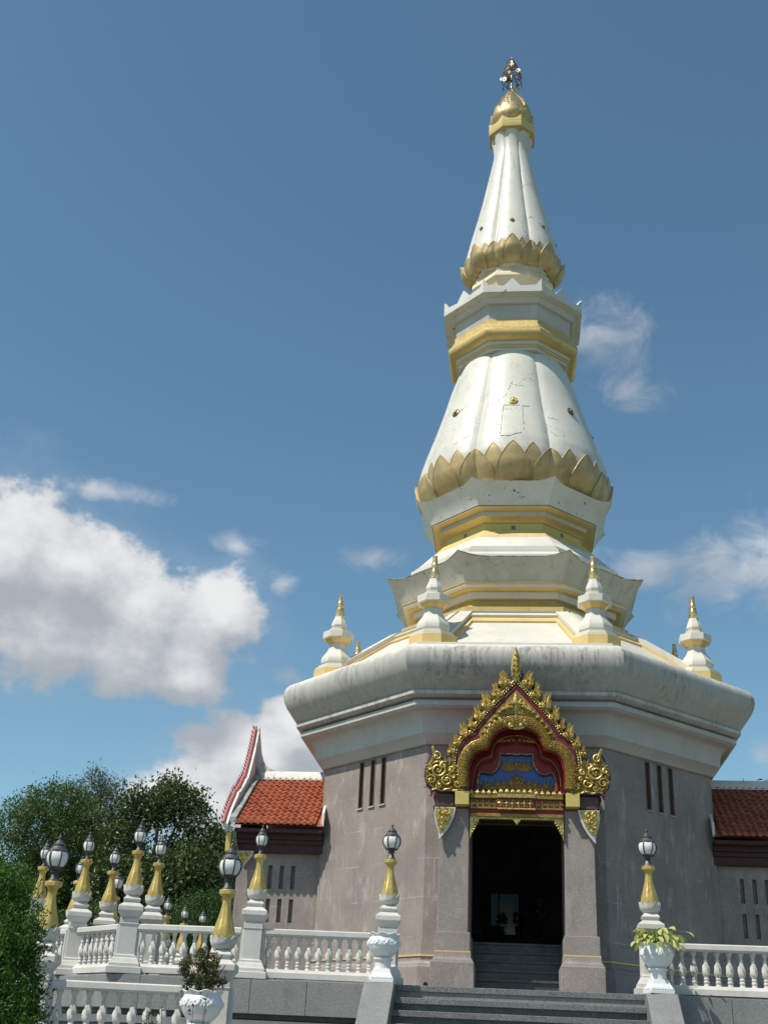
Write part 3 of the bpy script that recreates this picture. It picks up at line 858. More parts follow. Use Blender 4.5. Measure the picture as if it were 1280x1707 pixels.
crack([(-0.27, 16.22), (0.52, 16.18)]); crack([(-0.27, 16.22), (-0.31, 15.08)], 0.008); crack([(0.27, 16.18), (0.27, 15.18)], 0.008); crack([(-0.31, 15.08), (-0.1, 15.06), (0.05, 15.12), (0.27, 15.22)])
crack([(-0.27, 16.22), (-0.46, 16.42), (-0.70, 16.32)]); crack([(-0.46, 16.42), (-0.20, 16.62), (-0.1, 16.9), (0.0, 17.2)], 0.007); crack([(-0.31, 15.5), (-0.5, 15.46)], 0.008); crack([(0.27, 15.45), (0.36, 15.42)], 0.008)
crack([(-1.55, 15.1), (-1.35, 15.22), (-1.1, 15.30)], 0.008); crack([(0.05, 17.0), (0.5, 16.95)], 0.005); crack([(1.05, 15.9), (1.35, 15.85)], 0.006)
# box tier above the bulb
spart(octp([(1.2, 18.40), (1.68, 18.42), (1.70, 18.44), (1.70, 18.50)], cap0=True), 'box_soffit', 'plaster')
spart(octp([(1.6, 18.498), (1.735, 18.502), (1.74, 18.575), (1.7, 18.58)]), 'box_gold_line', 'gold_ochre')
spart(octp([(1.65, 18.572), (1.785, 18.578), (1.785, 18.69), (1.75, 18.70)]), 'box_band', 'plaster')
spart(octp([(1.7, 18.69), (1.86, 18.695), (1.97, 18.76), (2.025, 18.85), (2.03, 18.94), (1.99, 19.02), (1.93, 19.06), (1.93, 19.09), (1.84, 19.24), (1.83, 19.40), (1.7, 19.41)]), 'box_gold_roll', 'gold_paint', smooth=38)
spart(octp([(1.78, 19.39), (1.79, 19.41), (1.815, 19.905), (1.8, 19.915)]), 'box_wall', 'plaster_cornice')  # darker plaster than the crenels: the cornice's shade is put into the wall colour
spart(octp([(1.75, 19.905), (1.92, 19.91), (1.92, 19.955), (1.97, 19.99), (1.97, 20.05), (2.16, 20.10), (2.19, 20.115), (2.19, 20.17), (1.2, 20.18)]), 'box_cornice', 'plaster_flaking')
for k in range(8):
    hw = 2.19 * math.sin(OCT); ap = 2.19 * math.cos(OCT)
    pol = [(-hw, 20.172), (hw, 20.172), (hw, 20.56), (hw * 0.86, 20.40), (hw * 0.80, 20.34), (hw * 0.30, 20.30), (hw * 0.24, 20.36), (0, 20.60), (-hw * 0.24, 20.36), (-hw * 0.30, 20.30), (-hw * 0.80, 20.34), (-hw * 0.86, 20.40), (-hw, 20.56)]
    pol = [(a * 0.999, b + (random.uniform(-0.02, 0.02) if b > 20.2 else 0)) for a, b in pol]
    spart(MB().prism(pol, lambda a, b, d, k=k: face_pt(k, a * (1 - (ap - d) * 0.41 / hw), b, d), ap - 0.07, ap), 'crenel', 'plaster_flaking', smooth=0)
# upper pedestal and upper bulb
spart(octp([(1.16, 20.15), (1.16, 21.0), (1.22, 21.15), (1.31, 21.29)]), 'pedestal', 'cream_plaster')
spart(octp([(1.2, 21.285), (1.325, 21.295), (1.325, 21.36), (1.27, 21.47), (1.18, 21.475), (1.18, 21.70), (1.0, 21.71)]), 'pedestal_lip', 'cream_plaster')
b2 = Bulb([(21.68, 1.05, 1.10), (21.85, 1.24, 1.32), (22.1, 1.36, 1.45), (22.45, 1.38, 1.48), (22.8, 1.31, 1.42), (23.4, 1.18, 1.29), (24.1, 1.03, 1.12), (24.8, 0.88, 0.96), (25.6, 0.72, 0.81), (26.3, 0.62, 0.67), (26.8, 0.555, 0.58), (27.15, 0.56, 0.60), (27.5, 0.60, 0.68)])
zs = list(np.linspace(21.69, 22.9, 14)) + list(np.linspace(23.0, 27.48, 30))
spart(b2.mesh(zs, 12), 'upper_lotus_bulb', 'plaster_bulb', smooth=26)
for k in range(8):
    c = -PI / 2 + k * PI / 4
    spart(b2.petal(c, 21.74, 22.52, 0.27, 0.09, 0.04, th=0.08, wbase=0.62, tmax=0.34), 'petal', 'gold_petal', smooth=40)
    spart(b2.petal(c + OCT, 21.74, 22.46, 0.25, 0.042, 0.0), 'petal', 'gold_petal', smooth=40)
    for s_ in (-1, 1):
        spart(b2.petal(c + s_ * OCT * 0.52, 21.74, 22.50, 0.18, 0.015, 0.012), 'petal', 'gold_petal', smooth=40)
    zc = 23.25; rr = b2.r(zc, c)
    q = MB()
    f_ = lambda u, v, d, c=c, rr=rr, zc=zc: ((rr + d - v * 0.22) * math.cos(c) - u * math.sin(c), (rr + d - v * 0.22) * math.sin(c) + u * math.cos(c), zc + v)
    q.loft([[f_(a * r_, b * r_, d) for a, b in ((0.075, 0), (0, 0.095), (-0.075, 0), (0, -0.095))] for r_, d in ((1, -0.03), (1, 0.02), (0.5, 0.05))])
    spart(q, 'stud', 'finial_metal', smooth=0)
# gold cap
spart(octp([(0.40, 27.42), (0.60, 27.42), (0.66, 27.44), (0.66, 27.47), (0.72, 27.48), (0.72, 27.52), (0.79, 27.53), (0.80, 27.55), (0.80, 27.78), (0.3, 27.80)], cap0=True), 'cap_ring', 'gold_ochre')
for k in range(8):
    hw = 0.80 * math.sin(OCT); ap = 0.80 * math.cos(OCT)
    pol = [(-hw, 27.77), (hw, 27.77), (hw, 28.0), (hw * 0.45, 27.87), (0, 27.85), (-hw * 0.45, 27.87), (-hw, 28.0)]
    spart(MB().prism(pol, lambda a, b, d, k=k: face_pt(k, a * (1 - (ap - d) * 0.41 / hw) * 0.999, b, d), ap - 0.06, ap), 'cap_crenel', 'gold_ochre', smooth=0)
bud = Bulb([(27.7, 0.36, 0.38), (27.95, 0.48, 0.50), (28.25, 0.62, 0.64), (28.6, 0.60, 0.62), (28.95, 0.48, 0.50), (29.3, 0.33, 0.34), (29.6, 0.17, 0.18), (29.85, 0.04, 0.04)])
spart(bud.mesh(np.linspace(27.72, 29.84, 26), 5), 'lotus_bud', 'gold_polish', smooth=50)
for k in range(8):
    c = -PI / 2 + k * PI / 4
    spart(bud.petal(c, 27.92, 28.66, 0.25, 0.05, 0.03, th=0.05, flat=0.3), 'bud_petal', 'gold_petal', smooth=40)
    spart(bud.petal(c + OCT, 28.1, 29.25, 0.20, 0.022, 0.02, th=0.03, flat=0.3), 'bud_petal', 'gold_polish', smooth=40)
    if k % 2 == 0: spart(bud.petal(c, 28.6, 29.62, 0.15, 0.016, 0.02, th=0.03, flat=0.3), 'bud_petal', 'gold_polish', smooth=40)
# umbrella finial
fin = spart(MB().lathe([(0.05, 29.7), (0.04, 29.9), (0.028, 30.1), (0.032, 30.35), (0.022, 30.6), (0.022, 31.0), (0.012, 31.15), (0.0, 31.3)], 8), 'umbrella_finial', 'finial_metal', smooth=40)
rnd = random.Random(3)
for zt, rt, n in ((30.18, 0.33, 8), (30.40, 0.32, 10), (30.64, 0.26, 9), (30.86, 0.19, 8), (31.03, 0.11, 6)):
    MB().tube([(rt * math.cos(a), rt * math.sin(a), zt) for a in np.linspace(0, 2 * PI, 17)], 0.012, 5).build('hoop', 'finial_metal', fin)
    for j in range(n):
        a = 2 * PI * j / n + rnd.random()
        MB().tube([(0.02 * math.cos(a), 0.02 * math.sin(a), zt + 0.14), (0.6 * rt * math.cos(a), 0.6 * rt * math.sin(a), zt + 0.11), (rt * math.cos(a), rt * math.sin(a), zt)], 0.009, 4).build('spoke', 'finial_metal', fin)
        # hanging bodhi leaf
        le = MB(); a2 = a + rnd.uniform(-0.7, 0.7); tw = rnd.uniform(-0.6, 0.6)
        cx_, cy_ = rt * math.cos(a), rt * math.sin(a); h = rnd.uniform(0.16, 0.26); w = h * 0.34
        ux, uy = -math.sin(a2 + tw), math.cos(a2 + tw)
        o2 = [(0, 0), (w * 0.7, -0.3 * h), (w, -0.55 * h), (w * 0.6, -0.82 * h), (0, -h), (-w * 0.6, -0.82 * h), (-w, -0.55 * h), (-w * 0.7, -0.3 * h)]
        le.prism([(p, q_ - 0.03) for p, q_ in o2], lambda p, q_, d: (cx_ + ux * p + uy * d + 0.1 * q_ * -math.cos(a), cy_ + uy * p - ux * d + 0.1 * q_ * -math.sin(a), zt + q_), -0.006, 0.006)
        le.build('leaf', 'gold_smooth' if rnd.random() < 0.3 else 'finial_metal', fin, smooth=0)

# corner pinnacles on the cornice
pp = bpy.data.objects.new('pinnacle', None)
P0 = 8.488


def pin_parts(parent):
    def b(mb, n, m, **k): return mb.build(n, m, parent, **k)
    def o8(prof, c0=False, c1=True): return MB().lathe(prof, 8, 0, 0, OCT, c0, c1)
    b(o8([(0.58, 0), (0.58, 0.27)]), 'plinth', 'gold_ochre', smooth=30, bevel=0.008)
    b(o8([(0.54, 0.268), (0.54, 0.33), (0.47, 0.335), (0.47, 0.395)]), 'step', 'plaster', smooth=30, bevel=0.006)
    b(o8([(0.30, 0.39), (0.36, 0.41), (0.405, 0.47), (0.415, 0.54), (0.39, 0.62), (0.33, 0.71), (0.27, 0.79), (0.235, 0.87), (0.22, 0.98), (0.22, 1.01)]), 'bell', 'plaster', smooth=24)
    b(o8([(0.23, 1.0), (0.245, 1.02), (0.33, 1.10), (0.345, 1.125)]), 'collar', 'gold_paint', smooth=24)
    b(o8([(0.33, 1.118), (0.405, 1.122), (0.405, 1.295), (0.32, 1.305)], True), 'slab', 'plaster', smooth=30, bevel=0.008)
    b(o8([(0.31, 1.30), (0.22, 1.375)]), 'slab_roof', 'gold_ochre')
    b(o8([(0.23, 1.37), (0.23, 1.41), (0.17, 1.42), (0.19, 1.45), (0.205, 1.50), (0.195, 1.56), (0.16, 1.64), (0.13, 1.71), (0.12, 1.77)]), 'upper_bell', 'plaster', smooth=24)
    prof = [(0.10, 1.76), (0.125, 1.77), (0.13, 1.80), (0.105, 1.82), (0.115, 1.86), (0.10, 1.95), (0.085, 2.0), (0.095, 2.02), (0.075, 2.05), (0.085, 2.10), (0.07, 2.13), (0.06, 2.24), (0.052, 2.31), (0.066, 2.32), (0.066, 2.345), (0.0, 2.36)]
    b(MB().lathe(prof, 12), 'spire', 'gold_polish', smooth=40)


for k in range(8):
    a = -PI / 2 - OCT + k * PI / 4
    rp = 4.80
    if k == 0:
        COL.objects.link(pp); pin_parts(pp); p = pp
        kids = list(pp.children)
    else:
        p = pp.copy(); COL.objects.link(p)
        for ch in kids: inst(ch, p)
    p.parent = stupa
    p.location = (rp * math.cos(a), rp * math.sin(a), P0 - FZ)

# interior of the stupa seen through the door
room = thing('shrine_room', 'dark shrine room with steps, seen through the doorway', 'room', (0, 0, 2.33))
def rp_(mb, n, m, **k):
    o = mb.build(n, m, room, **k); o.location = (0, 0, -2.33); return o
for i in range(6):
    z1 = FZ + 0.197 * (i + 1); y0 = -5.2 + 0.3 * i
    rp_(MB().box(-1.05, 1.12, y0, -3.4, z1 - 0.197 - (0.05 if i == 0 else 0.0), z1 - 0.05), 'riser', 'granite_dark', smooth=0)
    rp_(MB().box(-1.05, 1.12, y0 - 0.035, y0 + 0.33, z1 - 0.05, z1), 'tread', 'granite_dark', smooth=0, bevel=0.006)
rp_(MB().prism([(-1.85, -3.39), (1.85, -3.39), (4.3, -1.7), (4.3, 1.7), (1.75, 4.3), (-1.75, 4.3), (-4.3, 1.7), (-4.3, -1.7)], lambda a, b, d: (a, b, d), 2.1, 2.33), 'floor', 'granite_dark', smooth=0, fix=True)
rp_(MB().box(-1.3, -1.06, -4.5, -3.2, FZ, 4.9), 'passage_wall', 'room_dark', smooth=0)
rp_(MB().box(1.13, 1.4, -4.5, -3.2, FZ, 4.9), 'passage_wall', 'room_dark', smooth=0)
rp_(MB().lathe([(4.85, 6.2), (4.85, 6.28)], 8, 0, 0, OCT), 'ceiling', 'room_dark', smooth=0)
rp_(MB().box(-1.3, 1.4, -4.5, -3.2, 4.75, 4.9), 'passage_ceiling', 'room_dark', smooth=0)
# rear window mullions and glass
rp_(MB().box(-0.66, 0.10, 4.50, 4.52, 3.5, 4.36), 'glass', 'tinted_glass', smooth=0)
for x in (-0.44,):
    rp_(MB().box(x - 0.02, x + 0.02, 4.47, 4.53, 3.5, 4.36), 'mullion', 'room_dark', smooth=0)
tag(MB().box(-0.42, 0.0, 3.5, 3.54, 2.335, 4.02).build('standing_board', 'lamp_glass', smooth=0), 'pale standing board behind the altar inside the doorway', 'board')
tag(MB().box(-1.4, 1.4, 2.6, 3.4, 2.335, 3.1).build('altar', 'room_dark', smooth=0, bevel=0.02), 'dark altar table at the back of the shrine room', 'altar')
for i, (x, h) in enumerate(((-0.75, 0.55), (-0.35, 0.35), (0.1, 0.4), (0.45, 0.6), (0.7, 0.75))):
    vz = MB().lathe([(0.05, 3.1), (0.09, 3.16), (0.06, 3.25), (0.07, 3.32)], 10, x, 2.9).build('flower_vase', 'granite_dark', smooth=40)
    tag(vz, ('dark leafy vase at the left end of the altar inside the doorway', 'low dark vase before the pale board inside the doorway', 'low vase in the middle of the dim altar', 'tall leafy vase right of the middle of the dim altar', 'pale flower arrangement at the right end of the dim altar')[i], 'vase', 'vases on the altar')
    mb = MB()
    for j in range(26):
        a = rnd.uniform(0, 2 * PI); t = rnd.uniform(0.2, 1); r_ = 0.16 * t
        c = Vector((x + r_ * math.cos(a), 2.9 + r_ * math.sin(a), 3.3 + h * rnd.uniform(0.3, 1.0)))
        e1 = Vector((rnd.uniform(-1, 1), rnd.uniform(-1, 1), rnd.uniform(-1, 1))).normalized() * 0.07; e2 = Vector((rnd.uniform(-1, 1), rnd.uniform(-1, 1), rnd.uniform(-1, 1))).normalized() * 0.05
        mb.add([c - e1, c + e2, c + e1, c - e2], [(0, 1, 2, 3)])
    mb.build('foliage', 'leaf_pale' if i == 4 else 'leaf_deep', vz, smooth=0, kind='stuff')

# ------------------------------------------------------------------ the door portico
PX = 0.045          # middle of the portico
PZ_V = [60, 285, 465, 570, 690, 830, 915, 1055, 1110, 1195]
PZ_Z = [8.056, 7.226, 6.579, 6.208, 5.785, 5.285, 5.0, 4.56, 4.372, 4.06]


def pz(v): return float(np.interp(v, PZ_V, PZ_Z))


def pdx(du): return du / 291.4


portico = thing('door_portico', 'door surround of two stucco piers under a gilded, flame-edged pediment', 'portico', (PX, -5.6, FZ))


def pp_(mb, n, m, parent=None, **k):
    o = mb.build(n, m, parent or portico, **k)
    if parent is None: o.location = (-PX, 5.6, -FZ)
    return o


YP = -5.95
for (x0, x1) in ((-1.49, -0.905), (0.98, 1.565)):
    pr = pp_(MB().box(x0, x1, YP, -4.4, 2.29, 4.72), 'pier', 'stucco_pier', smooth=0, bevel=0.012)
    def rect(e, z): return [(x0 - e * 1.0, YP - e, z), (x1 + e * 1.0, YP - e, z), (x1 + e, -4.4, z), (x0 - e, -4.4, z)]
    ei = 0.03
    MB().loft([rect(0.045, 1.955), rect(0.045, 2.30)]).build('pier_course', 'stucco_pier', pr, smooth=0, bevel=0.01)
    MB().loft([rect(0.055, 1.93), rect(0.055, 1.957)]).build('gold_line', 'gold_ochre', pr, smooth=0)
    MB().loft([rect(0.105, 1.755), rect(0.10, 1.79), rect(0.075, 1.815), rect(0.06, 1.85), rect(0.055, 1.932)]).build('moulding', 'stucco_pier', pr, smooth=40)
    MB().loft([rect(0.125, FZ - 0.04), rect(0.125, 1.75), rect(0.10, 1.76)]).build('plinth', 'stucco_pier', pr, smooth=0, bevel=0.01)

# head beam, gold beam ends and side blocks
pp_(MB().box(-1.60, 1.68, -5.90, -4.4, 4.722, 4.95), 'head_beam', 'beam_brown', smooth=0, bevel=0.01)
pp_(MB().box(-1.64, 1.72, -5.96, -4.4, 4.66, 4.72), 'head_beam_lip', 'beam_brown', smooth=0, bevel=0.008)
for x0, x1 in ((-1.185, -0.905), (1.015, 1.29)):
    pp_(MB().box(x0, x1, -6.20, -5.88, 4.70, 4.965), 'beam_end', 'gold_smooth', smooth=0, bevel=0.008)
# lintel
lin = pp_(MB().box(-0.885, 0.965, -6.02, -5.6, 4.58, 4.99), 'lintel', 'red_lacquer', smooth=0)
for (x0, x1, y0, z0, z1, nm, m) in ((-0.885, 0.965, -6.10, 4.86, 4.93, 'ledge', 'gold_dull'), (-0.885, 0.965, -6.06, 4.655, 4.69, 'ledge', 'gold_dull'), (-0.33, 0.42, -6.16, 4.865, 4.945, 'ledge', 'gold_leaf'), (-0.33, 0.42, -6.13, 4.635, 4.665, 'ledge', 'gold_leaf'), (-0.33, 0.42, -6.09, 4.665, 4.865, 'centre_block', 'red_lacquer'), (-0.885, 0.965, -6.07, 4.50, 4.565, 'ledge', 'gold_dull')):
    MB().box(x0, x1, y0, -5.7, z0, z1).build(nm, m, lin, smooth=0, bevel=0.006)
x = -0.86
while x < 0.94:
    mid = -0.33 < x < 0.42
    y0 = -6.165 if mid else -6.105
    hz = 4.945 if mid else 4.93
    # little lotus tooth
    MB().loft([[(x - 0.05, y0, hz), (x + 0.05, y0, hz), (x + 0.05, y0 + 0.04, hz), (x - 0.05, y0 + 0.04, hz)], [(x - 0.042, y0 - 0.012, hz + 0.035), (x + 0.042, y0 - 0.012, hz + 0.035), (x + 0.042, y0 + 0.03, hz + 0.035), (x - 0.042, y0 + 0.03, hz + 0.035)], [(x - 0.004, y0 + 0.01, hz + 0.095), (x + 0.004, y0 + 0.01, hz + 0.095), (x + 0.004, y0 + 0.025, hz + 0.095), (x - 0.004, y0 + 0.025, hz + 0.095)]]).build('tooth', 'gold_leaf', lin, smooth=0)
    # diamond flower in the red band
    yb = -6.095 if mid else -6.025
    dm = MB(); c = (x, yb, 4.765)
    for q in range(4):
        a = q * PI / 2
        dx_, dz_ = math.cos(a) * 0.075, math.sin(a) * 0.085
        px_, pz_ = -math.sin(a) * 0.03, math.cos(a) * 0.03
        dm.add([(x + dx_ * 0.1, yb - 0.03, 4.765 + dz_ * 0.1), (x + dx_ * 0.5 + px_, yb - 0.008, 4.765 + dz_ * 0.5 + pz_), (x + dx_, yb - 0.003, 4.765 + dz_), (x + dx_ * 0.5 - px_, yb - 0.008, 4.765 + dz_ * 0.5 - pz_)], [(0, 1, 2, 3)])
        b_ = MB
    dm.ball((x, yb - 0.012, 4.765), 0.022, 6, 4)
    dm.tube([(x - 0.055, yb - 0.004, 4.69), (x - 0.085, yb - 0.004, 4.765), (x - 0.055, yb - 0.004, 4.84)], 0.009, 4)
    dm.build('diamond', 'gold_leaf', lin, smooth=0)
    x += 0.1175 * 1.0 + 0.0
# gilded arch trim under the lintel
tr = MB()
tr.box(-0.885, 0.965, -6.03, -5.9, 4.46, 4.50)
for s in (-1, 1):
    xe = -0.885 if s < 0 else 0.965
    q = [(0, 4.47), (0.20, 4.47), (0.155, 4.40), (0.085, 4.35), (0.06, 4.25), (0.03, 4.15), (0, 4.06)]
    tr.prism([(xe - s * a, b) for a, b in q], lambda a, b, d: (a, d, b), -6.02, -5.93)
    for j in range(5): tr.ball((xe - s * (0.045 + 0.028 * j), -6.02, 4.20 + 0.05 * j), 0.028, 6, 4)
tr.prism([(PX - 0.09, 4.47), (PX + 0.09, 4.47), (PX + 0.05, 4.42), (PX, 4.35), (PX - 0.05, 4.42)], lambda a, b, d: (a, d, b), -6.05, -5.92)
pp_(tr, 'arch_trim', 'gold_leaf', smooth=0, fix=True)

# pediment: half outlines given as (distance from the middle, height)
OUT_H = [(0, 58), (9, 85), (18, 120), (31, 180), (40, 225), (76, 236), (100, 285), (122, 300), (146, 345), (170, 360), (196, 362), (214, 415), (244, 440), (262, 480), (290, 500), (318, 540), (346, 575), (372, 620), (394, 655), (410, 700), (428, 742), (452, 715), (472, 680), (494, 655), (500, 690), (522, 735), (540, 785), (546, 835), (534, 885), (500, 918), (440, 930)]
TRE_H = [(0, 552), (40, 556), (75, 564), (115, 582), (142, 612), (156, 648), (158, 676), (176, 684), (208, 690), (236, 708), (260, 745), (274, 795), (279, 850), (275, 925)]
BAND_H = [(0, 512), (45, 514), (90, 524), (130, 548), (160, 580), (178, 618), (188, 648), (212, 652), (246, 664), (280, 694), (302, 735), (312, 785), (314, 840), (310, 900)]
BEAD_H = [(0, 276), (70, 347), (140, 424), (205, 498), (243, 550), (262, 580), (292, 592), (326, 626), (350, 672), (362, 730), (364, 790)]
BLUE_H = [(0, 678), (30, 672), (66, 676), (98, 670), (98, 710), (108, 748), (128, 776), (152, 790), (176, 790), (194, 780), (220, 786), (230, 820), (232, 870), (226, 916)]


def h2(h, s=1): return [(PX + s * pdx(du), pz(v)) for du, v in h]


def full(h): return [(PX - pdx(du), pz(v)) for du, v in reversed(h)] + [(PX + pdx(du), pz(v)) for du, v in h if du > 0]


fxy = lambda a, b, d: (a, d, b)
YF = -6.12
ped = pp_(MB().prism(full(OUT_H) + [(PX + pdx(d), pz(v)) for d, v in reversed(TRE_H)] + [(PX - pdx(d), pz(v)) for d, v in TRE_H if d > 0], fxy, YF, YF + 0.16), 'pediment', 'blue_edge', smooth=0, fix=True)
PB = []


def pd(mb, n, m, **k): return mb.build(n, m, ped, **k)


# second, plain gable behind (the roof of the portico) joining the stupa wall
body = [(PX + pdx(d), pz(v)) for d, v in [(-500, 925), (-470, 800), (-395, 690), (-330, 600), (-235, 470), (-130, 330), (0, 170), (130, 330), (235, 470), (330, 600), (395, 690), (470, 800), (500, 925)]]
pp_(MB().prism(body, fxy, YF + 0.56, -4.3), 'portico_roof', 'red_dark', smooth=0, fix=True)
for s in (-1, 1):       # serrated rear bargeboard
    for j in range(16):
        t = j / 16
        du = 500 - 30 * t * 3; v = 925 - 200 * t
        cx_, cz_ = PX + s * pdx(du + 8), pz(v)
        pd(MB().loft([[(cx_ - 0.02, YF + 0.22, cz_ - 0.03), (cx_ + 0.02, YF + 0.22, cz_ - 0.03), (cx_ + 0.02, YF + 0.40, cz_ - 0.03), (cx_ - 0.02, YF + 0.40, cz_ - 0.03)], [(cx_ + s * 0.05 - 0.004, YF + 0.26, cz_ + 0.05), (cx_ + s * 0.05 + 0.004, YF + 0.26, cz_ + 0.05), (cx_ + s * 0.05 + 0.004, YF + 0.36, cz_ + 0.05), (cx_ + s * 0.05 - 0.004, YF + 0.36, cz_ + 0.05)]]), 'serration', 'pink_edge', smooth=0)

# red face between beads and band
red = [(PX + pdx(d), pz(v)) for d, v in BEAD_H]
redh = [(0, 292), (70, 360), (135, 432), (198, 504), (236, 556), (256, 590), (288, 602), (318, 634), (340, 678), (350, 732), (352, 800), (345, 880)]
GF = [(0, 318), (62, 380), (122, 446), (176, 508), (208, 556)]
TRE2 = [(d * 1.0, v) for d, v in TRE_H]
pd(MB().prism(full(redh) + [(PX + pdx(d), pz(v)) for d, v in reversed(TRE2[:-1])] + [(PX - pdx(d), pz(v)) for d, v in TRE2[:-1] if d > 0], fxy, YF - 0.018, YF + 0.01), 'red_field', 'red_dark', smooth=0, fix=True)


def dense(h, step=0.02):
    pts = [Vector((pdx(d), pz(v))) for d, v in h]
    out = [pts[0]]
    for a, b in zip(pts[:-1], pts[1:]):
        n = max(1, int((b - a).length / step))
        for i in range(1, n + 1): out.append(a.lerp(b, i / n))
    return out


bd = MB()
for s in (-1, 1):
    acc = 0
    pts = dense(BEAD_H, 0.052)
    for p in pts[(1 if s > 0 else 0):]:
        bd.ball((PX + s * p.x, YF - 0.035, p.y), 0.0235, 7, 5)
pd(bd, 'bead_row', 'gold_leaf', kind='stuff', smooth=60)
for s in (-1, 1):
    pts = dense(BEAD_H, 0.05)
    pd(MB().tube([(PX + s * (p.x + 0.045), YF - 0.02, p.y + 0.03) for p in pts], 0.022, 6), 'bead_moulding', 'gold_leaf', smooth=60)
    pd(MB().tube([(PX + s * max(0, p.x - 0.05), YF - 0.022, p.y - 0.035) for p in pts], 0.016, 6), 'red_moulding', 'red_dark', smooth=60)
def leaf3(mb, cx, cz, ang, ln, w, y, ht, curl=0.0, n=7):
    """teardrop relief leaf from base (cx,cz) along ang; ridged, domed in -Y"""
    ca, sa = math.cos(ang), math.sin(ang)
    L_, Rr, C = [], [], []
    for i in range(n + 1):
        t = i / n
        ww = w * math.sin(PI * min(1, 0.12 + t * 0.88)) ** 0.8 * (1 - t * 0.35) if t < 1 else 0
        bend = curl * t * t * ln
        px_, pz_ = t * ln, bend
        x_ = lambda o_: (cx + (px_) * ca - (pz_ + o_) * sa, cz + px_ * sa + (pz_ + o_) * ca)
        h_ = ht * math.sin(PI * min(1, 0.15 + 0.8 * t))
        a = x_(ww); b = x_(-ww); c = x_(0)
        L_.append((a[0], y, a[1])); Rr.append((b[0], y, b[1])); C.append((c[0], y - h_, c[1]))
    vs = L_ + C + Rr; m_ = n + 1; fs = []
    for i in range(n):
        fs += [(i, i + 1, m_ + i + 1, m_ + i), (m_ + i, m_ + i + 1, 2 * m_ + i + 1, 2 * m_ + i)]
    mb.add(vs, fs)


def curl(mb, cx, cz, r, a0, turns, sgn, y, th, n=22):
    pts, rad = [], []
    for i in range(n + 1):
        t = i / n
        a = a0 + sgn * turns * 2 * PI * t; rr = r * (1 - 0.86 * t)
        pts.append((cx + rr * math.cos(a), y - 0.012 - 0.03 * math.sin(PI * t), cz + rr * math.sin(a))); rad.append(th * (1 - 0.35 * t) if i > 1 else th * 0.4)
    mb.tube(pts, rad, 6)
    mb.ball((cx, y - 0.03, cz), th * 1.35, 6, 4)


# scaly naga band
sc = MB()
for s in (-1, 1):
    pts = dense(BAND_H, 0.05)
    pd(MB().tube([(PX + s * p.x, YF - 0.015, p.y) for p in pts], 0.11, 10), 'naga_band', 'gold_dull', smooth=60)
    for i in range(1, len(pts)):
        p = pts[i]; t = (pts[i] - pts[i - 1]).normalized(); nrm = Vector((-t.y, t.x))
        an_ = math.atan2(t.y, t.x * s)
        for q in (-2, -1, 0, 1, 2):
            o_ = (q + (0.5 if i % 2 else -0.0)) * 0.042
            if abs(o_) > 0.1: continue
            c = p + nrm * o_
            leaf3(sc, PX + s * c.x, c.y, an_ + PI, 0.075, 0.021, YF - 0.012 - math.sqrt(max(0, 0.11 ** 2 - o_ * o_)), 0.03, n=3)
pd(sc, 'naga_scales', 'gold_leaf', kind='stuff', smooth=60)
for s in (-1, 1):
    for off, nm, m, r_ in ((0.118, 'band_edge', 'gold_leaf', 0.017), (-0.118, 'band_edge', 'red_lacquer', 0.02)):
        pts = dense(BAND_H, 0.04); q = []
        for i in range(len(pts)):
            t = (pts[min(i + 1, len(pts) - 1)] - pts[max(i - 1, 0)]).normalized(); nrm = Vector((t.y, -t.x)) * -1
            c = pts[i] + nrm * off
            if c.x >= -0.01: q.append((PX + s * max(0, c.x), YF - 0.03, c.y))
        pd(MB().tube(q, r_, 6), nm, m, smooth=60)

# recess: reveal, stepped red frame, blue panel
rv = MB(); tf = full(TRE_H)
for a, b in zip(tf[:-1], tf[1:]):
    rv.add([fxy(*a, YF + 0.002), fxy(*b, YF + 0.002), fxy(*b, YF + 0.52), fxy(*a, YF + 0.52)], [(0, 1, 2, 3)])
pd(rv, 'reveal', 'red_lacquer', smooth=35)
pd(MB().prism(full([(d * 1.02 + (0 if d == 0 else 6), v - 8) for d, v in TRE_H]) + [(PX + pdx(d), pz(v)) for d, v in reversed(BLUE_H)] + [(PX - pdx(d), pz(v)) for d, v in BLUE_H if d > 0], fxy, YF + 0.36, YF + 0.44), 'recess_frame', 'red_lacquer', smooth=0, fix=True)
TREi = [(0, 592), (60, 600), (100, 620), (124, 655), (126, 700), (150, 722), (190, 730), (222, 758), (240, 810), (245, 915)]
for s in (-1, 1):
    pd(MB().tube([(PX + s * p.x, YF + 0.355, p.y) for p in dense(TREi, 0.04)], 0.026, 8), 'recess_roll', 'red_lacquer', smooth=60)
    pd(MB().tube([(PX + s * p.x, YF + 0.35, p.y) for p in dense(BLUE_H, 0.04)], 0.015, 6), 'gold_outline', 'gold_leaf', smooth=60)
    pd(MB().tube([(PX + s * p.x, YF + 0.16, p.y) for p in dense([(d * 0.93, v + 26) for d, v in TRE_H[:-1]], 0.04)], 0.011, 6), 'gold_outline', 'gold_dull', smooth=60)
pd(MB().box(PX - 0.85, PX + 0.85, YF + 0.45, YF + 0.48, pz(925), pz(545)), 'blue_panel', 'blue_glass', smooth=0)


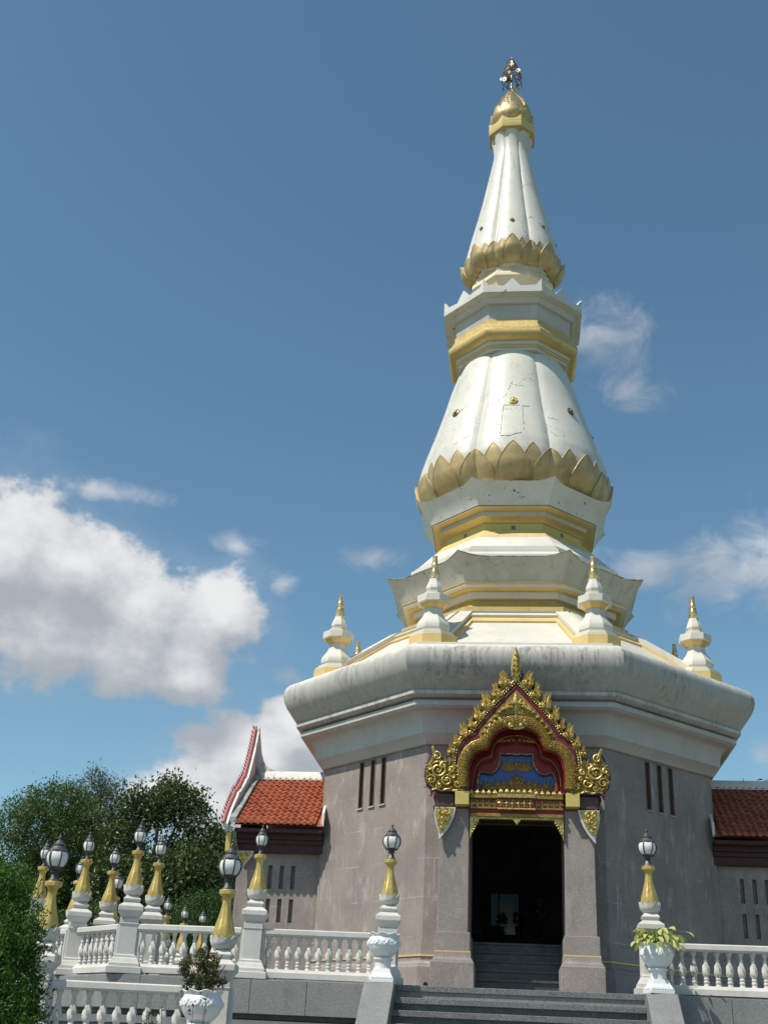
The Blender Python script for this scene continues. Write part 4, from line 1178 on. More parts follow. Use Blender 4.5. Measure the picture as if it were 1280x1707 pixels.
# flame leaves up the slopes
SL = [(70, 296, 76, 0.30), (113, 366, 74, 0.30), (172, 432, 82, 0.34), (222, 500, 72, 0.34), (263, 548, 56, 0.36), (305, 600, 70, 0.36), (352, 652, 54, 0.2), (386, 700, 48, 0.1)]
for s in (-1, 1):
    for du, v, hpx, lean in SL:
        mb = MB()
        cx_, cz_ = PX + s * pdx(du), pz(v + 8)
        h = hpx / 285.0 * 1.36
        an = PI / 2 + s * -lean * 0.5
        y = YF - 0.012
        leaf3(mb, cx_, cz_ - 0.02, an, h * 1.08, h * 0.15, y, 0.045, curl=-s * 0.16)
        for da, lf, wf, cf in ((0.42, 0.80, 0.11, 0.35), (0.85, 0.62, 0.10, 0.5), (1.30, 0.45, 0.09, 0.5)):
            for q_ in (-1, 1):
                leaf3(mb, cx_, cz_ + h * 0.02, an - q_ * da, h * lf, h * wf, y - 0.01, 0.04, curl=q_ * cf)
        curl(mb, cx_ - s * h * 0.14, cz_ + h * 0.24, h * 0.17, PI / 2, 1.3, s, y - 0.03, h * 0.040, 14)
        curl(mb, cx_ + s * h * 0.17, cz_ + h * 0.20, h * 0.13, PI / 2, 1.3, -s, y - 0.03, h * 0.036, 14)
        mb.ball((cx_, y - 0.045, cz_ + h * 0.46), h * 0.05, 6, 4)
        pd(mb, 'flame_leaf', 'gold_leaf', smooth=50)
        # dark blue backing of each leaf
        pol = [(cx_ + a * h, cz_ + b * h) for a, b in ((-0.36, -0.1), (0.36, -0.1), (0.40, 0.3), (0.24, 0.62), (s * 0.12 + 0.03, 1.04), (s * 0.12 - 0.03, 1.04), (-0.24, 0.62), (-0.40, 0.3))]
        pd(MB().prism(pol, fxy, YF - 0.010, YF + 0.11), 'leaf_backing', 'gold_dull', smooth=0, fix=True)
# top finial leaf
mb = MB()
leaf3(mb, PX, pz(268), PI / 2, pz(66) - pz(268), 0.125, YF - 0.02, 0.06, n=12)
for j in range(5):
    z_ = pz(250 - j * 32); w_ = 0.14 * (1 - j * 0.17)
    for s in (-1, 1):
        leaf3(mb, PX + s * 0.01, z_, PI / 2 - s * 0.66, w_ * 1.35, w_ * 0.22, YF - 0.06, 0.05, curl=s * 0.35)
        mb.ball((PX + s * w_ * 0.62, YF - 0.05, z_ + 0.03), 0.024, 6, 4)
pd(mb, 'finial_leaf', 'gold_leaf', smooth=50)
# tympanum flowers under the apex
mb = MB()
for (du, v, h, an) in ((0, 450, 0.44, 0), (22, 430, 0.22, 0.1), (-22, 430, 0.22, -0.1), (52, 452, 0.2, 0.1), (-52, 452, 0.2, -0.1), (84, 462, 0.16, 0.2), (-84, 462, 0.16, -0.2), (38, 452, 0.26, 0.2), (-38, 452, 0.22, -0.2), (68, 460, 0.2, 0.25), (-68, 460, 0.2, -0.25), (100, 474, 0.14, 0.4), (-100, 474, 0.14, -0.4), (125, 500, 0.13, 0.5), (-125, 500, 0.13, -0.5), (150, 525, 0.12, 0.55), (-150, 525, 0.12, -0.55), (178, 556, 0.11, 0.6), (-178, 556, 0.11, -0.6), (200, 590, 0.10, 0.5), (-200, 590, 0.10, -0.5)):
    cx_, cz_ = PX + pdx(du), pz(v)
    leaf3(mb, cx_, cz_, PI / 2 - an, h, h * 0.24, YF - 0.02, 0.05)
    for s in (-1, 1):
        leaf3(mb, cx_, cz_ + h * 0.15, PI / 2 - an - s * 0.8, h * 0.5, h * 0.13, YF - 0.03, 0.04, curl=s * 0.3)
        mb.ball((cx_ + s * h * 0.2, YF - 0.05, cz_ + h * 0.42), 0.025, 6, 4)
    mb.ball((cx_, YF - 0.08, cz_ + h * 0.4), 0.03, 6, 4)
pd(mb, 'tympanum_relief', 'gold_leaf', smooth=50)
# crest at the middle of the arch
mb = MB()
for j in range(5):
    an = (j - 2) * 0.42
    leaf3(mb, PX + math.sin(an) * 0.06, pz(548) + 0.02, PI / 2 - an, 0.30 - abs(j - 2) * 0.06, 0.06, YF - 0.09, 0.05)
for s in (-1, 1):
    curl(mb, PX + s * 0.20, pz(522), 0.075, 0, 1.2, s, YF - 0.08, 0.02)
    curl(mb, PX + s * 0.11, pz(540), 0.06, 0, 1.2, -s, YF - 0.09, 0.02)
for j in range(9): mb.ball((PX + (j - 4) * 0.036, YF - 0.10, pz(560) + 0.0016 * (j - 4) ** 2), 0.018, 6, 4)
mb.tube([(PX + (j - 4) * 0.04, YF - 0.085, pz(548) + 0.002 * (j - 4) ** 2) for j in range(9)], 0.02, 6)
pd(mb, 'arch_crest', 'gold_leaf', smooth=50)
mb = MB()
for s in (-1, 1):
    for j in range(4):
        leaf3(mb, PX + s * (0.05 + 0.09 * j), pz(612) + 0.0 * j, (PI / 2 - s * (0.9 + 0.2 * j)), 0.12, 0.04, YF + 0.19, 0.05, curl=s * 0.2)
        mb.ball((PX + s * (0.06 + 0.085 * j), YF + 0.17, pz(605 + 3 * j)), 0.03, 6, 4)
pd(mb, 'hanging_relief', 'gold_dull', smooth=50)
# wings at the feet of the pediment
for s in (-1, 1):
    mb = MB(); y = YF - 0.015
    C_ = lambda du, v, r, a0, tn, sg, th=0.021: curl(mb, PX + s * pdx(du), pz(v), r, a0 if s > 0 else PI - a0, tn, sg * s, y, th)
    C_(462, 800, 0.185, 0.4, 1.9, 1, 0.024); C_(408, 862, 0.125, 2.6, 1.7, -1, 0.021); C_(500, 858, 0.115, -0.5, 1.5, 1); C_(470, 722, 0.10, 0.5, 1.4, 1)
    C_(345, 880, 0.095, 2.0, 1.4, 1, 0.024); C_(430, 775, 0.085, 2.4, 1.3, -1, 0.024); C_(305, 850, 0.07, 1.0, 1.3, -1, 0.02); C_(385, 800, 0.07, 1.0, 1.3, 1, 0.02); C_(515, 790, 0.075, 0.0, 1.3, 1, 0.022); C_(455, 890, 0.07, 1.0, 1.3, -1, 0.02); C_(372, 838, 0.055, 0, 1.2, 1, 0.018); C_(340, 815, 0.055, 0, 1.2, -1, 0.018); C_(328, 760, 0.05, 0, 1.2, 1, 0.016)
    for du, v, an, ln, w_ in ((470, 735, 0.15, 0.27, 0.06), (490, 700, -0.1, 0.16, 0.045), (512, 775, 0.4, 0.10, 0.035), (522, 820, 0.5, 0.10, 0.035), (520, 865, 0.6, 0.10, 0.035), (492, 900, 0.7, 0.10, 0.035), (455, 908, 0.7, 0.09, 0.03), (420, 760, -0.3, 0.16, 0.04), (395, 770, -0.5, 0.13, 0.035), (440, 840, -1.3, 0.13, 0.04), (380, 900, 2.2, 0.10, 0.035), (330, 905, 2.4, 0.09, 0.03), (400, 820, -1.8, 0.10, 0.03), (365, 870, 0.3, 0.10, 0.03), (300, 890, 2.0, 0.08, 0.03), (350, 790, 0.1, 0.10, 0.03), (375, 760, 0.3, 0.11, 0.03)):
        leaf3(mb, PX + s * pdx(du), pz(v), PI / 2 - s * an, ln, w_, y - 0.01, 0.05, curl=-s * 0.3)
    wr = random.Random(11)
    for j in range(120):
        du = wr.uniform(300, 525); v = wr.uniform(740, 905)
        if (du < 420 and v < 790): continue
        leaf3(mb, PX + s * pdx(du), pz(v), wr.uniform(0, 2 * PI), wr.uniform(0.06, 0.1), 0.018, y - 0.012, 0.04, curl=wr.uniform(-0.5, 0.5), n=4)
        if j % 3: continue
        mb.ball((PX + s * pdx(du), y - 0.02, pz(v)), wr.uniform(0.016, 0.03), 6, 4)
    # wavy lower rim
    mb.tube([(PX + s * pdx(du), y - 0.01, pz(916 + 5 * math.sin(du * 0.09))) for du in range(290, 500, 12)], 0.022, 6)
    pd(mb, 'scroll_wing', 'gold_leaf', smooth=50)
for s in (-1, 1):
    pol = [(PX + s * pdx(du), pz(v)) for du, v in ((282, 905), (284, 850), (325, 842), (338, 800), (372, 770), (392, 720), (412, 742), (436, 756), (460, 716), (486, 674), (492, 700), (514, 745), (530, 790), (536, 838), (524, 880), (494, 908), (440, 918))]
    pd(MB().prism(pol, fxy, YF - 0.012, YF + 0.02), 'wing_plate', 'gold_dull', smooth=0, fix=True)
ty = [(0, 322), (60, 384), (122, 452), (178, 516), (214, 562), (228, 596), (206, 606), (176, 562), (134, 516), (90, 486), (45, 468)]
pd(MB().prism([(PX - pdx(d), pz(v)) for d, v in reversed(ty[1:])] [::1] + [(PX, pz(322))] + [(PX + pdx(d), pz(v)) for d, v in ty[1:]] + [(PX, pz(460))], fxy, YF - 0.026, YF - 0.015), 'tympanum_plate', 'gold_dull', smooth=0, fix=True)
# blue panel flowers
mb = MB(); y = YF + 0.43
for (du, v, h) in ((0, 900, 0.36), (0, 830, 0.2), (75, 895, 0.30), (-75, 895, 0.30), (150, 900, 0.27), (-150, 900, 0.27), (48, 768, 0.30), (-48, 768, 0.30), (0, 745, 0.16), (178, 880, 0.22), (-178, 880, 0.22), (30, 860, 0.22), (-30, 860, 0.22), (110, 870, 0.2), (-110, 870, 0.2)):
    cx_, cz_ = PX + pdx(du), pz(v)
    for an in (0, 0.6, -0.6, 1.15, -1.15):
        leaf3(mb, cx_, cz_, PI / 2 - an - (0.35 * (du > 100) - 0.35 * (du < -100)), h * (1 - abs(an) * 0.22), h * 0.17, y, 0.05)
    mb.ball((cx_, y - 0.03, cz_ + h * 0.3), 0.035, 6, 4)
for s in (-1, 1):
    curl(mb, PX + s * 0.20, pz(880), 0.11, 0, 1.1, s, y, 0.016); curl(mb, PX + s * 0.42, pz(890), 0.10, 0, 1.1, -s, y, 0.016); curl(mb, PX + s * 0.09, pz(835), 0.07, 0, 1.1, s, y, 0.014)
pd(mb, 'floral_relief', 'gold_floral', smooth=50)
pd(MB().box(PX - 0.93, PX + 0.93, YF + 0.05, YF + 0.30, pz(928), pz(915)), 'sill_band', 'red_dark', smooth=0)

# brackets under the beam
for s, xi in ((-1, -1.17), (1, 1.25)):
    q = [(0.0, 4.66), (0.42, 4.66), (0.43, 4.50), (0.40, 4.34), (0.345, 4.18), (0.33, 4.02), (0.26, 4.10), (0.18, 4.20), (0.10, 4.33), (0.04, 4.48)]
    bk = pp_(MB().prism([(xi + s * a, b) for a, b in q], fxy, -6.10, -6.02), 'bracket', 'silver_edge', smooth=0, fix=True)
    mb = MB()
    qi = [(0.05, 4.645), (0.405, 4.645), (0.41, 4.50), (0.38, 4.35), (0.325, 4.16), (0.235, 4.19), (0.14, 4.33), (0.08, 4.48)]
    mb.prism([(xi + s * a, b) for a, b in qi], fxy, -6.115, -6.10)
    for (a, b, r_) in ((0.18, 4.55, 0.06), (0.31, 4.56, 0.06), (0.25, 4.43, 0.06), (0.32, 4.33, 0.045), (0.18, 4.42, 0.045), (0.27, 4.25, 0.04)):
        curl(mb, xi + s * a, b, r_, 0.5, 1.2, s, -6.115, 0.016, 14)
        leaf3(mb, xi + s * a, b + 0.03, PI / 2 - s * 0.5, 0.10, 0.03, -6.12, 0.03)
    o = mb.build('relief', 'gold_leaf', bk, smooth=50, fix=True)
    pp_(MB().box(min(xi + s * 0.05, xi + s * 0.40), max(xi + s * 0.05, xi + s * 0.40), -6.06, -5.0, 4.69, 4.94), 'side_beam', 'beam_brown', smooth=0, bevel=0.01)

# ------------------------------------------------------------------ side halls with tiled roofs
TSP, TRW = 0.157, 0.225      # tile pitch across and up the slope
RZ, EZ, EY = 6.50, 4.90, -2.42
SLN = math.hypot(EY, RZ - EZ)
UX = Vector((0, -EY / SLN, (RZ - EZ) / SLN))      # up the slope
UN = Vector((0, -(RZ - EZ) / SLN, -EY / SLN))     # outward normal


def tile_mesh():
    mb = MB(); n = 8
    prof = []
    for i in range(n + 1):
        t = i / n; x_ = (t - 0.5) * TSP * 1.04
        h = 0.034 * math.cos(PI * (t / 0.62 - 0.5)) if t < 0.62 else -0.014 * math.sin(PI * (t - 0.62) / 0.38)
        prof.append((x_, h))
    def P(x_, h, u): return tuple(Vector((x_, 0, 0)) + UN * h + UX * u)
    lo = [P(a, b + 0.030, -0.005) for a, b in prof]; hi = [P(a, b + 0.004, TRW + 0.03) for a, b in prof]; lob = [P(a, b + 0.008, -0.003) for a, b in prof]
    m_ = n + 1; fs = []
    for i in range(n):
        fs += [(i, i + 1, m_ + i + 1, m_ + i), (2 * m_ + i, 2 * m_ + i + 1, i + 1, i)]
    mb.add(lo + hi + lob, fs)
    return mb


def wing(sg, label):
    h = thing('side_hall', label, 'hall', (sg * 5.5, 0, FZ))
    off = (-sg * 5.5, 0, -FZ)

    def w_(mb, n, m, parent=None, **k):
        o = mb.build(n, m, parent or h, **k)
        if parent is None: o.location = off
        return o
    X = lambda x_: sg * x_
    xa, xb = 4.55, 6.52
    # front wall with slit openings
    sl1 = [(5.665, 5.765), (5.39, 5.49), (5.12, 5.22)] if sg < 0 else [(5.04, 5.13), (5.315, 5.405), (5.585, 5.675)]
    holes = []
    for a, b in sl1:
        for z0, z1 in ((3.51, 4.04), (2.77, 3.29)):
            holes.append((min(X(a), X(b)), max(X(a), X(b)), z0, z1))
    mb = MB()
    wall_holes(mb, lambda s_, z, d: (s_, -1.8 - d, z), min(X(xa), X(xb)), max(X(xa), X(xb)), FZ - 0.1, 4.75, holes, 0.14)
    w_(mb, 'wall', 'stucco', smooth=0)
    w_(MB().add([(X(xb), -1.8, FZ - 0.1), (X(xb), 1.8, FZ - 0.1), (X(xb), 1.8, 5.0), (X(xb), 0, 6.4), (X(xb), -1.8, 5.0)], [(0, 1, 2, 3, 4)]), 'gable_wall', 'stucco', smooth=0)
    w_(MB().add([(X(xa), 1.8, FZ - 0.1), (X(xb), 1.8, FZ - 0.1), (X(xb), 1.8, 4.9), (X(xa), 1.8, 4.9)], [(0, 1, 2, 3)]), 'rear_wall', 'stucco', smooth=0)
    for (a, b, c, d) in holes:
        wn = w_(MB().add([(a, -1.67, c), (b, -1.67, c), (b, -1.67, d), (a, -1.67, d)], [(0, 1, 2, 3)]), 'slit_window', 'stucco_pier', smooth=0)
    # eaves fascia in steps
    x0, x1 = min(X(4.47), X(xb + 0.02)), max(X(4.47), X(xb + 0.02))
    w_(MB().box(x0, x1, -2.36, -1.0, 4.72, 4.80), 'fascia', 'maroon', smooth=0, bevel=0.008)
    w_(MB().box(x0, x1, -2.12, -1.0, 4.60, 4.72), 'fascia', 'maroon', smooth=0, bevel=0.008)
    w_(MB().box(x0, x1, -2.03, -1.0, 4.50, 4.60), 'fascia', 'maroon', smooth=0, bevel=0.008)
    w_(MB().box(x0, x1, -1.97, -1.0, 4.31, 4.50), 'fascia', 'maroon', smooth=0, bevel=0.008)
    # roof
    rf = MB()
    lo0 = Vector((0, EY, EZ)); top = Vector((0, 0, RZ))
    rf.add([(x0, EY + 0.02, EZ - 0.04), (x1, EY + 0.02, EZ - 0.04), (x1, 0, RZ - 0.05), (x0, 0, RZ - 0.05), (x1, -EY, EZ - 0.04), (x0, -EY, EZ - 0.04)], [(0, 1, 2, 3), (3, 2, 4, 5)])
    roof = w_(rf, 'roof', 'tile', smooth=0)
    t0 = None
    ncol = int((6.50 - 4.46) / TSP); nrow = int(SLN / TRW)
    for c in range(ncol):
        for r_ in range(nrow + 1):
            x_ = X(6.50 - TSP * (c + 0.5)); u = r_ * TRW
            if u > SLN - 0.1: continue
            loc = Vector((x_, EY, EZ)) + UX * u
            jz = random.uniform(-0.006, 0.006)
            if t0 is None:
                t0 = tile_mesh().build('tile', 'tile', roof, smooth=50); t0.location = loc
            else:
                c_ = inst(t0, roof, loc + UN * jz); c_.rotation_euler = (0, random.uniform(-0.015, 0.015), random.uniform(-0.012, 0.012))
        # eave end tile
        x_ = X(6.50 - TSP * (c + 0.5)) - 0.02
        et = MB().lathe([(0.001, 0), (0.052, 0), (0.052, 0.03), (0.001, 0.035)], 10)
        et.v = [(a + x_, EY - b_z, EZ + 0.03 + b_y) for a, b_y, b_z in et.v]
        et.build('eave_cap', 'tile', roof, smooth=30)
    # ridge
    w_(MB().loft([[(x_, y_, z_) for y_, z_ in ((-0.16, RZ - 0.07), (-0.13, RZ + 0.06), (-0.06, RZ + 0.15), (0.06, RZ + 0.15), (0.13, RZ + 0.06), (0.16, RZ - 0.07))] for x_ in (x0, x1)]), 'ridge', 'board_white', smooth=25, fix=True)
    w_(MB().box(x0, x1, -0.22, 0.22, RZ - 0.10, RZ - 0.072), 'ridge_fillet', 'board_white', smooth=0)
    # cement verge beside the bargeboard
    vg = []
    for x_ in (X(6.66), X(6.50)):
        vg.append([(x_, EY - 0.02, EZ + 0.0), (x_, EY - 0.02, EZ + 0.13), (x_, 0, RZ + 0.14), (x_, 0, RZ - 0.02)])
    w_(MB().loft(vg), 'verge', 'cement', smooth=0, fix=True)
    # upswept bargeboard (both slopes)
    top_ = [(0, 7.80), (-0.08, 7.62), (-0.18, 7.38), (-0.32, 7.08), (-0.48, 6.80), (-0.66, 6.52), (-0.82, 6.30), (-0.95, 6.24), (-1.05, 6.14), (-1.30, 5.95), (-1.55, 5.80), (-1.66, 5.78), (-1.75, 5.66), (-2.0, 5.45), (-2.25, 5.22), (-2.42, 5.02), (-2.52, 4.86)]
    bot_ = [(-2.50, 4.72), (-2.38, 4.78), (-2.2, 4.92), (-1.2, 5.6), (0, 6.42)]
    pol = top_ + bot_
    pol = pol + [(-a, b) for a, b in reversed(bot_[:-1])] + [(-a, b) for a, b in reversed(top_[1:])]
    xs0, xs1 = sorted((X(6.66), X(6.78)))
    bb = w_(MB().prism(pol, lambda a, b, d: (d, a, b), xs0, xs1), 'bargeboard', 'board_white', smooth=0, fix=True, bevel=0.01)
    tp = [Vector((0, a, b)) for a, b in top_]
    strip = MB()
    pk = [(X(6.78), a - 0.02, b + 0.02) for a, b in top_]
    MB().tube(pk, 0.05, 6).build('pink_edge', 'pink_edge', bb, smooth=60)
    for a, b in zip(tp[:-1], tp[1:]):
        n_ = max(1, int((b - a).length / 0.10))
        for i in range(n_):
            p = a.lerp(b, (i + 0.5) / n_)
            pe = MB().loft([[(X(6.75), p.y - 0.03, p.z), (X(6.82), p.y - 0.03, p.z), (X(6.82), p.y + 0.03, p.z + 0.02), (X(6.75), p.y + 0.03, p.z + 0.02)], [(X(6.84), p.y - 0.09, p.z + 0.13), (X(6.845), p.y - 0.09, p.z + 0.13), (X(6.845), p.y - 0.08, p.z + 0.135), (X(6.84), p.y - 0.08, p.z + 0.135)]])
            pe.build('serration', 'pink_edge', bb, smooth=0)
    hn = [(5.9, RZ + 0.05), (6.15, RZ + 0.17), (6.35, RZ + 0.24), (6.48, RZ + 0.40), (6.56, RZ + 0.62), (6.61, RZ + 0.9), (6.645, RZ + 1.15), (6.66, RZ + 1.29), (6.74, RZ + 1.30), (6.77, RZ + 0.7), (6.77, RZ - 0.1), (5.9, RZ - 0.1)]
    w_(MB().prism([(X(a), b) for a, b in hn], lambda a, b, d: (a, d, b), -0.055, 0.055), 'ridge_horn', 'board_white', smooth=0, fix=True, bevel=0.01)
    # gilded eave bracket at the corner
    g_ = MB().prism([(X(6.50), 4.32), (X(6.10), 4.32), (X(6.13), 4.20), (X(6.24), 4.08), (X(6.34), 3.92), (X(6.46), 4.05)], fxy, -2.06, -1.98)
    br = w_(g_, 'eave_bracket', 'silver_edge', smooth=0, fix=True)
    g2 = MB()
    for (a, b, r_) in ((6.40, 4.24, 0.05), (6.26, 4.25, 0.05), (6.34, 4.13, 0.05)): curl(g2, X(a), b, r_, 0, 1.2, sg, -2.06, 0.015, 12)
    g2.prism([(X(6.47), 4.305), (X(6.15), 4.305), (X(6.18), 4.22), (X(6.34), 3.98), (X(6.44), 4.08)], fxy, -2.068, -2.06)
    g2.build('relief', 'gold_leaf', br, smooth=50, fix=True)
    w_(MB().box(min(X(6.60), X(6.72)), max(X(6.60), X(6.72)), -2.36, -2.18, 4.24, 4.70), 'gold_block', 'gold_smooth', smooth=0, bevel=0.02)
    # white flashing where the roof meets the stupa
    w_(MB().loft([[(X(4.44), EY + 0.12, EZ - 0.02), (X(4.50), EY + 0.12, EZ - 0.02), (X(4.50), EY + 0.15, EZ + 0.30), (X(4.44), EY + 0.15, EZ + 0.30)], [(X(4.46), -1.85, EZ + 0.42), (X(4.50), -1.85, EZ + 0.42), (X(4.50), -1.85, EZ + 0.62), (X(4.46), -1.85, EZ + 0.62)]]), 'flashing', 'plaster', smooth=0, fix=True)
    return h


wing(-1, 'side hall left of the stupa with sunlit orange tiles and upswept gable')
wing(1, 'shaded side hall right of the stupa with dark tiled roof')

# drain hole low on the terrace beside the left pier
tag(MB().loft([[(-1.78 + 0.045 * math.cos(a), -4.78 - d, 1.40 + 0.045 * math.sin(a)) for a in np.linspace(0, 2 * PI, 15)[:-1]] for d in (0.0, 0.05)], True, True).build('drain_pipe', 'black_hole', smooth=30, fix=True), 'small round black drain pipe low beside the left door pier', 'pipe')

# ------------------------------------------------------------------ lamp posts
def lobed_ring(r, z, n=32, k=8, amp=0.10):
    return [(r * (1 - amp * abs(math.cos(k / 2 * (2 * PI * j / n))) ** 6) * math.cos(2 * PI * j / n), r * (1 - amp * abs(math.cos(k / 2 * (2 * PI * j / n))) ** 6) * math.sin(2 * PI * j / n), z) for j in range(n)]


def make_lamp(parent, sc, z0):
    """glass lantern in an iron cage, its foot at z0"""
    def b(mb, n, m, par, **k):
        mb.v = [(x * sc, y * sc, z * sc) for x, y, z in mb.v]
        o = mb.build(n, m, par, **k); return o
    ft = b(MB().lathe([(0.085, 0), (0.085, 0.015), (0.06, 0.05), (0.045, 0.11), (0.04, 0.13), (0.06, 0.14), (0.065, 0.16), (0.05, 0.175), (0.07, 0.20), (0.075, 0.215)], 8), 'lantern', 'lamp_iron', parent, smooth=35)
    ft.location = (0, 0, z0)
    gp = [(0.080, 0.215), (0.115, 0.26), (0.140, 0.32), (0.147, 0.38), (0.140, 0.43), (0.118, 0.475)]
    for k in range(6):
        a0, a1 = k * PI / 3 + 0.06, (k + 1) * PI / 3 - 0.06
        vs, fs = [], []
        for r, z in gp:
            for j in range(5):
                a = a0 + (a1 - a0) * j / 4
                rr = r * (0.5 + 0.5 * math.cos(PI / 6) / math.cos(a - (k + 0.5) * PI / 3))
                vs.append((rr * math.cos(a), rr * math.sin(a), z))
        for i in range(len(gp) - 1):
            for j in range(4): fs.append((i * 5 + j, i * 5 + j + 1, (i + 1) * 5 + j + 1, (i + 1) * 5 + j))
        b(MB().add(vs, fs), 'pane', 'lamp_glass', ft, smooth=60)
        a = k * PI / 3
        b(MB().tube([((r + 0.008) * math.cos(a), (r + 0.008) * math.sin(a), z) for r, z in [(0.07, 0.19), (0.085, 0.21)] + gp[1:] + [(0.115, 0.485)]], 0.011, 5), 'rib', 'lamp_iron', ft, smooth=60)
    b(MB().lathe([(0.128, 0.465), (0.132, 0.485), (0.115, 0.505), (0.098, 0.535), (0.075, 0.56), (0.085, 0.565), (0.085, 0.578), (0.062, 0.60), (0.045, 0.635), (0.022, 0.65), (0.02, 0.665)], 12), 'lid', 'lamp_iron', ft, smooth=30)
    b(MB().lathe([(0.02, 0.66), (0.014, 0.675), (0.026, 0.695), (0.018, 0.715), (0.007, 0.725), (0.005, 0.745), (0.0, 0.755)], 8), 'finial', 'lamp_iron', ft, smooth=50)
    b(MB().lathe([(0.078, 0.205), (0.095, 0.222), (0.088, 0.232), (0.074, 0.225)], 12), 'collar', 'lamp_iron', ft, smooth=40)
    return ft


def make_post(big):
    t = thing('lamp_post', '', 'lamp post', group='lamp posts along the balustrades')
    def b(mb, n, m, par=None, **k): return mb.build(n, m, par or t, **k)
    b(MB().sq([(0.60, 0), (0.60, 0.10), (0.585, 0.115)]), 'base', 'rail_white', smooth=0, bevel=0.008)
    b(MB().sq([(0.52, 0.113), (0.52, 0.17), (0.49, 0.185), (0.43, 0.25), (0.40, 0.262), (0.40, 0.30)]), 'base_step', 'rail_white', smooth=0, bevel=0.008)
    sh = MB().sq([(0.34, 0.298), (0.315, 0.32), (0.315, 0.80), (0.34, 0.82), (0.34, 0.835)])
    s_ = b(sh, 'shaft', 'rail_white', smooth=0, bevel=0.006)
    MB().box(-0.20, 0.20, -0.105, 0.105, 0.298, 0.80).build('pilaster', 'rail_white', s_, smooth=0, bevel=0.006)
    b(MB().sq([(0.33, 0.833), (0.33, 0.915)]), 'block', 'rail_white', smooth=0, bevel=0.008)
    b(MB().sq([(0.29, 0.913), (0.31, 0.94), (0.40, 1.02), (0.435, 1.035), (0.435, 1.115), (0.42, 1.12), (0.28, 1.175)]), 'wide_tier', 'rail_white', smooth=0, bevel=0.008)
    b(MB().sq([(0.255, 1.172), (0.255, 1.20), (0.30, 1.225), (0.30, 1.245), (0.20, 1.30)]), 'narrow_tier', 'rail_white', smooth=0, bevel=0.006)
    # lotus cup with pointed petals
    cup = MB().lathe([(0.075, 1.292), (0.12, 1.31), (0.16, 1.35), (0.176, 1.40), (0.172, 1.44), (0.155, 1.445)], 24)
    for j in range(12):
        a = 2 * PI * j / 12
        for la, r0, zt in ((0, 0.178, 1.485),):
            w_ = 0.15
            pts = []
            for (u, z, dr) in ((-1, 1.40, 0), (1, 1.40, 0), (0.75, 1.45, 0.004), (0, zt, 0.006), (-0.75, 1.45, 0.004)):
                pts.append(((r0 + dr) * math.cos(a + u * 0.27), (r0 + dr) * math.sin(a + u * 0.27), z))
            pin = [(x * 0.94, y * 0.94, z) for x, y, z in pts]
            cup.add(pts + pin, [(0, 1, 2, 3, 4), (9, 8, 7, 6, 5), (1, 6, 7, 2), (2, 7, 8, 3), (3, 8, 9, 4), (4, 9, 5, 0)])
    b(cup, 'lotus_cup', 'rail_white', smooth=30)
    gs = [(0.150, 1.42), (0.157, 1.46), (0.154, 1.51), (0.140, 1.58), (0.117, 1.66), (0.093, 1.74), (0.074, 1.82), (0.062, 1.89), (0.060, 1.94), (0.072, 1.985), (0.095, 2.02)]
    b(MB().loft([lobed_ring(r, z) for r, z in gs]), 'gold_shaft', 'gold_post', smooth=50)
    b(MB().lathe([(0.11, 2.012), (0.118, 2.02), (0.118, 2.075), (0.105, 2.082)], 8, 0, 0, PI / 8), 'cap', 'gold_post', smooth=30, bevel=0.004)
    make_lamp(t, 1.0 if not big else 1.0, 2.08)
    if not big:
        ln = [c for c in t.children if c.name.startswith('lantern')][0]
        ln.scale = (0.70, 0.70, 0.72)
    else:
        ln = [c for c in t.children if c.name.startswith('lantern')][0]
        ln.scale = (1.02, 1.02, 0.86)
    return t


POSTS = [  # x, y, base z, rotation, big lantern, label
    (-2.2, -8.55, FZ, 0.10, True, 'lamp post left of the steps, behind the empty white urn'),
    (2.28, -8.62, FZ, -0.02, True, 'lamp post right of the steps, behind the urn of pale leaves'),
    (-4.53, -8.68, FZ, 0.12, False, 'lamp post in front of the slit windows of the left hall'),
    (-6.76, -8.72, FZ, 0.30, False, 'tallest looking lamp post of the cluster on the left terrace, at its front corner'),
    (-8.15, -7.45, FZ, 0.42, False, 'lamp post on the slanting rail, next left of the front corner post'),
    (-9.45, -6.30, FZ, 0.3, False, 'leftmost slim lamp post of the upper terrace, behind the near big lantern'),
    (-6.79, -7.28, FZ, 0.15, False, 'lamp post just right of and behind the front corner post of the terrace'),
    (-8.12, -5.98, FZ, 0.2, False, 'lamp post between the two front posts of the slanting rail, farther back'),
    (-3.93, -13.4, LZ, 0.10, True, 'large near lamp post of the lower rail, beside the red flowered urn'),
    (-6.31, -13.7, LZ, 0.15, True, 'near lamp post of the lower rail, half hidden by the green bush'),
    (-9.42, -4.25, FZ, 0.0, False, 'lamp post half hidden behind the gold shaft on the slanting rail'),
    (-9.44, -1.65, FZ, 0.0, True, 'lamp post whose lantern shows low among the terrace posts on the left'),
    (-9.23, 2.25, FZ, 0.0, False, 'distant lamp post seen just right of the terrace corner posts'),
    (-9.26, 4.2, FZ, 0.0, False, 'distant lamp post seen over the rail, left of the farthest one'),
    (-9.02, 5.3, FZ, 0.0, False, 'farthest lamp post, its lantern just above the rail near the large near post'),
    (4.60, -8.68, FZ, 0.0, False, 'lamp post at the far right end of the right balustrade'),
]
pb_, ps_ = make_post(True), make_post(False)
used = {True: False, False: False}
for (x, y, z, rz, big, lab) in POSTS:
    src = pb_ if big else ps_
    p = src if not used[big] else copy_tree(src)
    used[big] = True
    p.location = (x, y, z); p.rotation_euler = (random.uniform(-0.008, 0.008), random.uniform(-0.008, 0.008), rz); p['label'] = lab

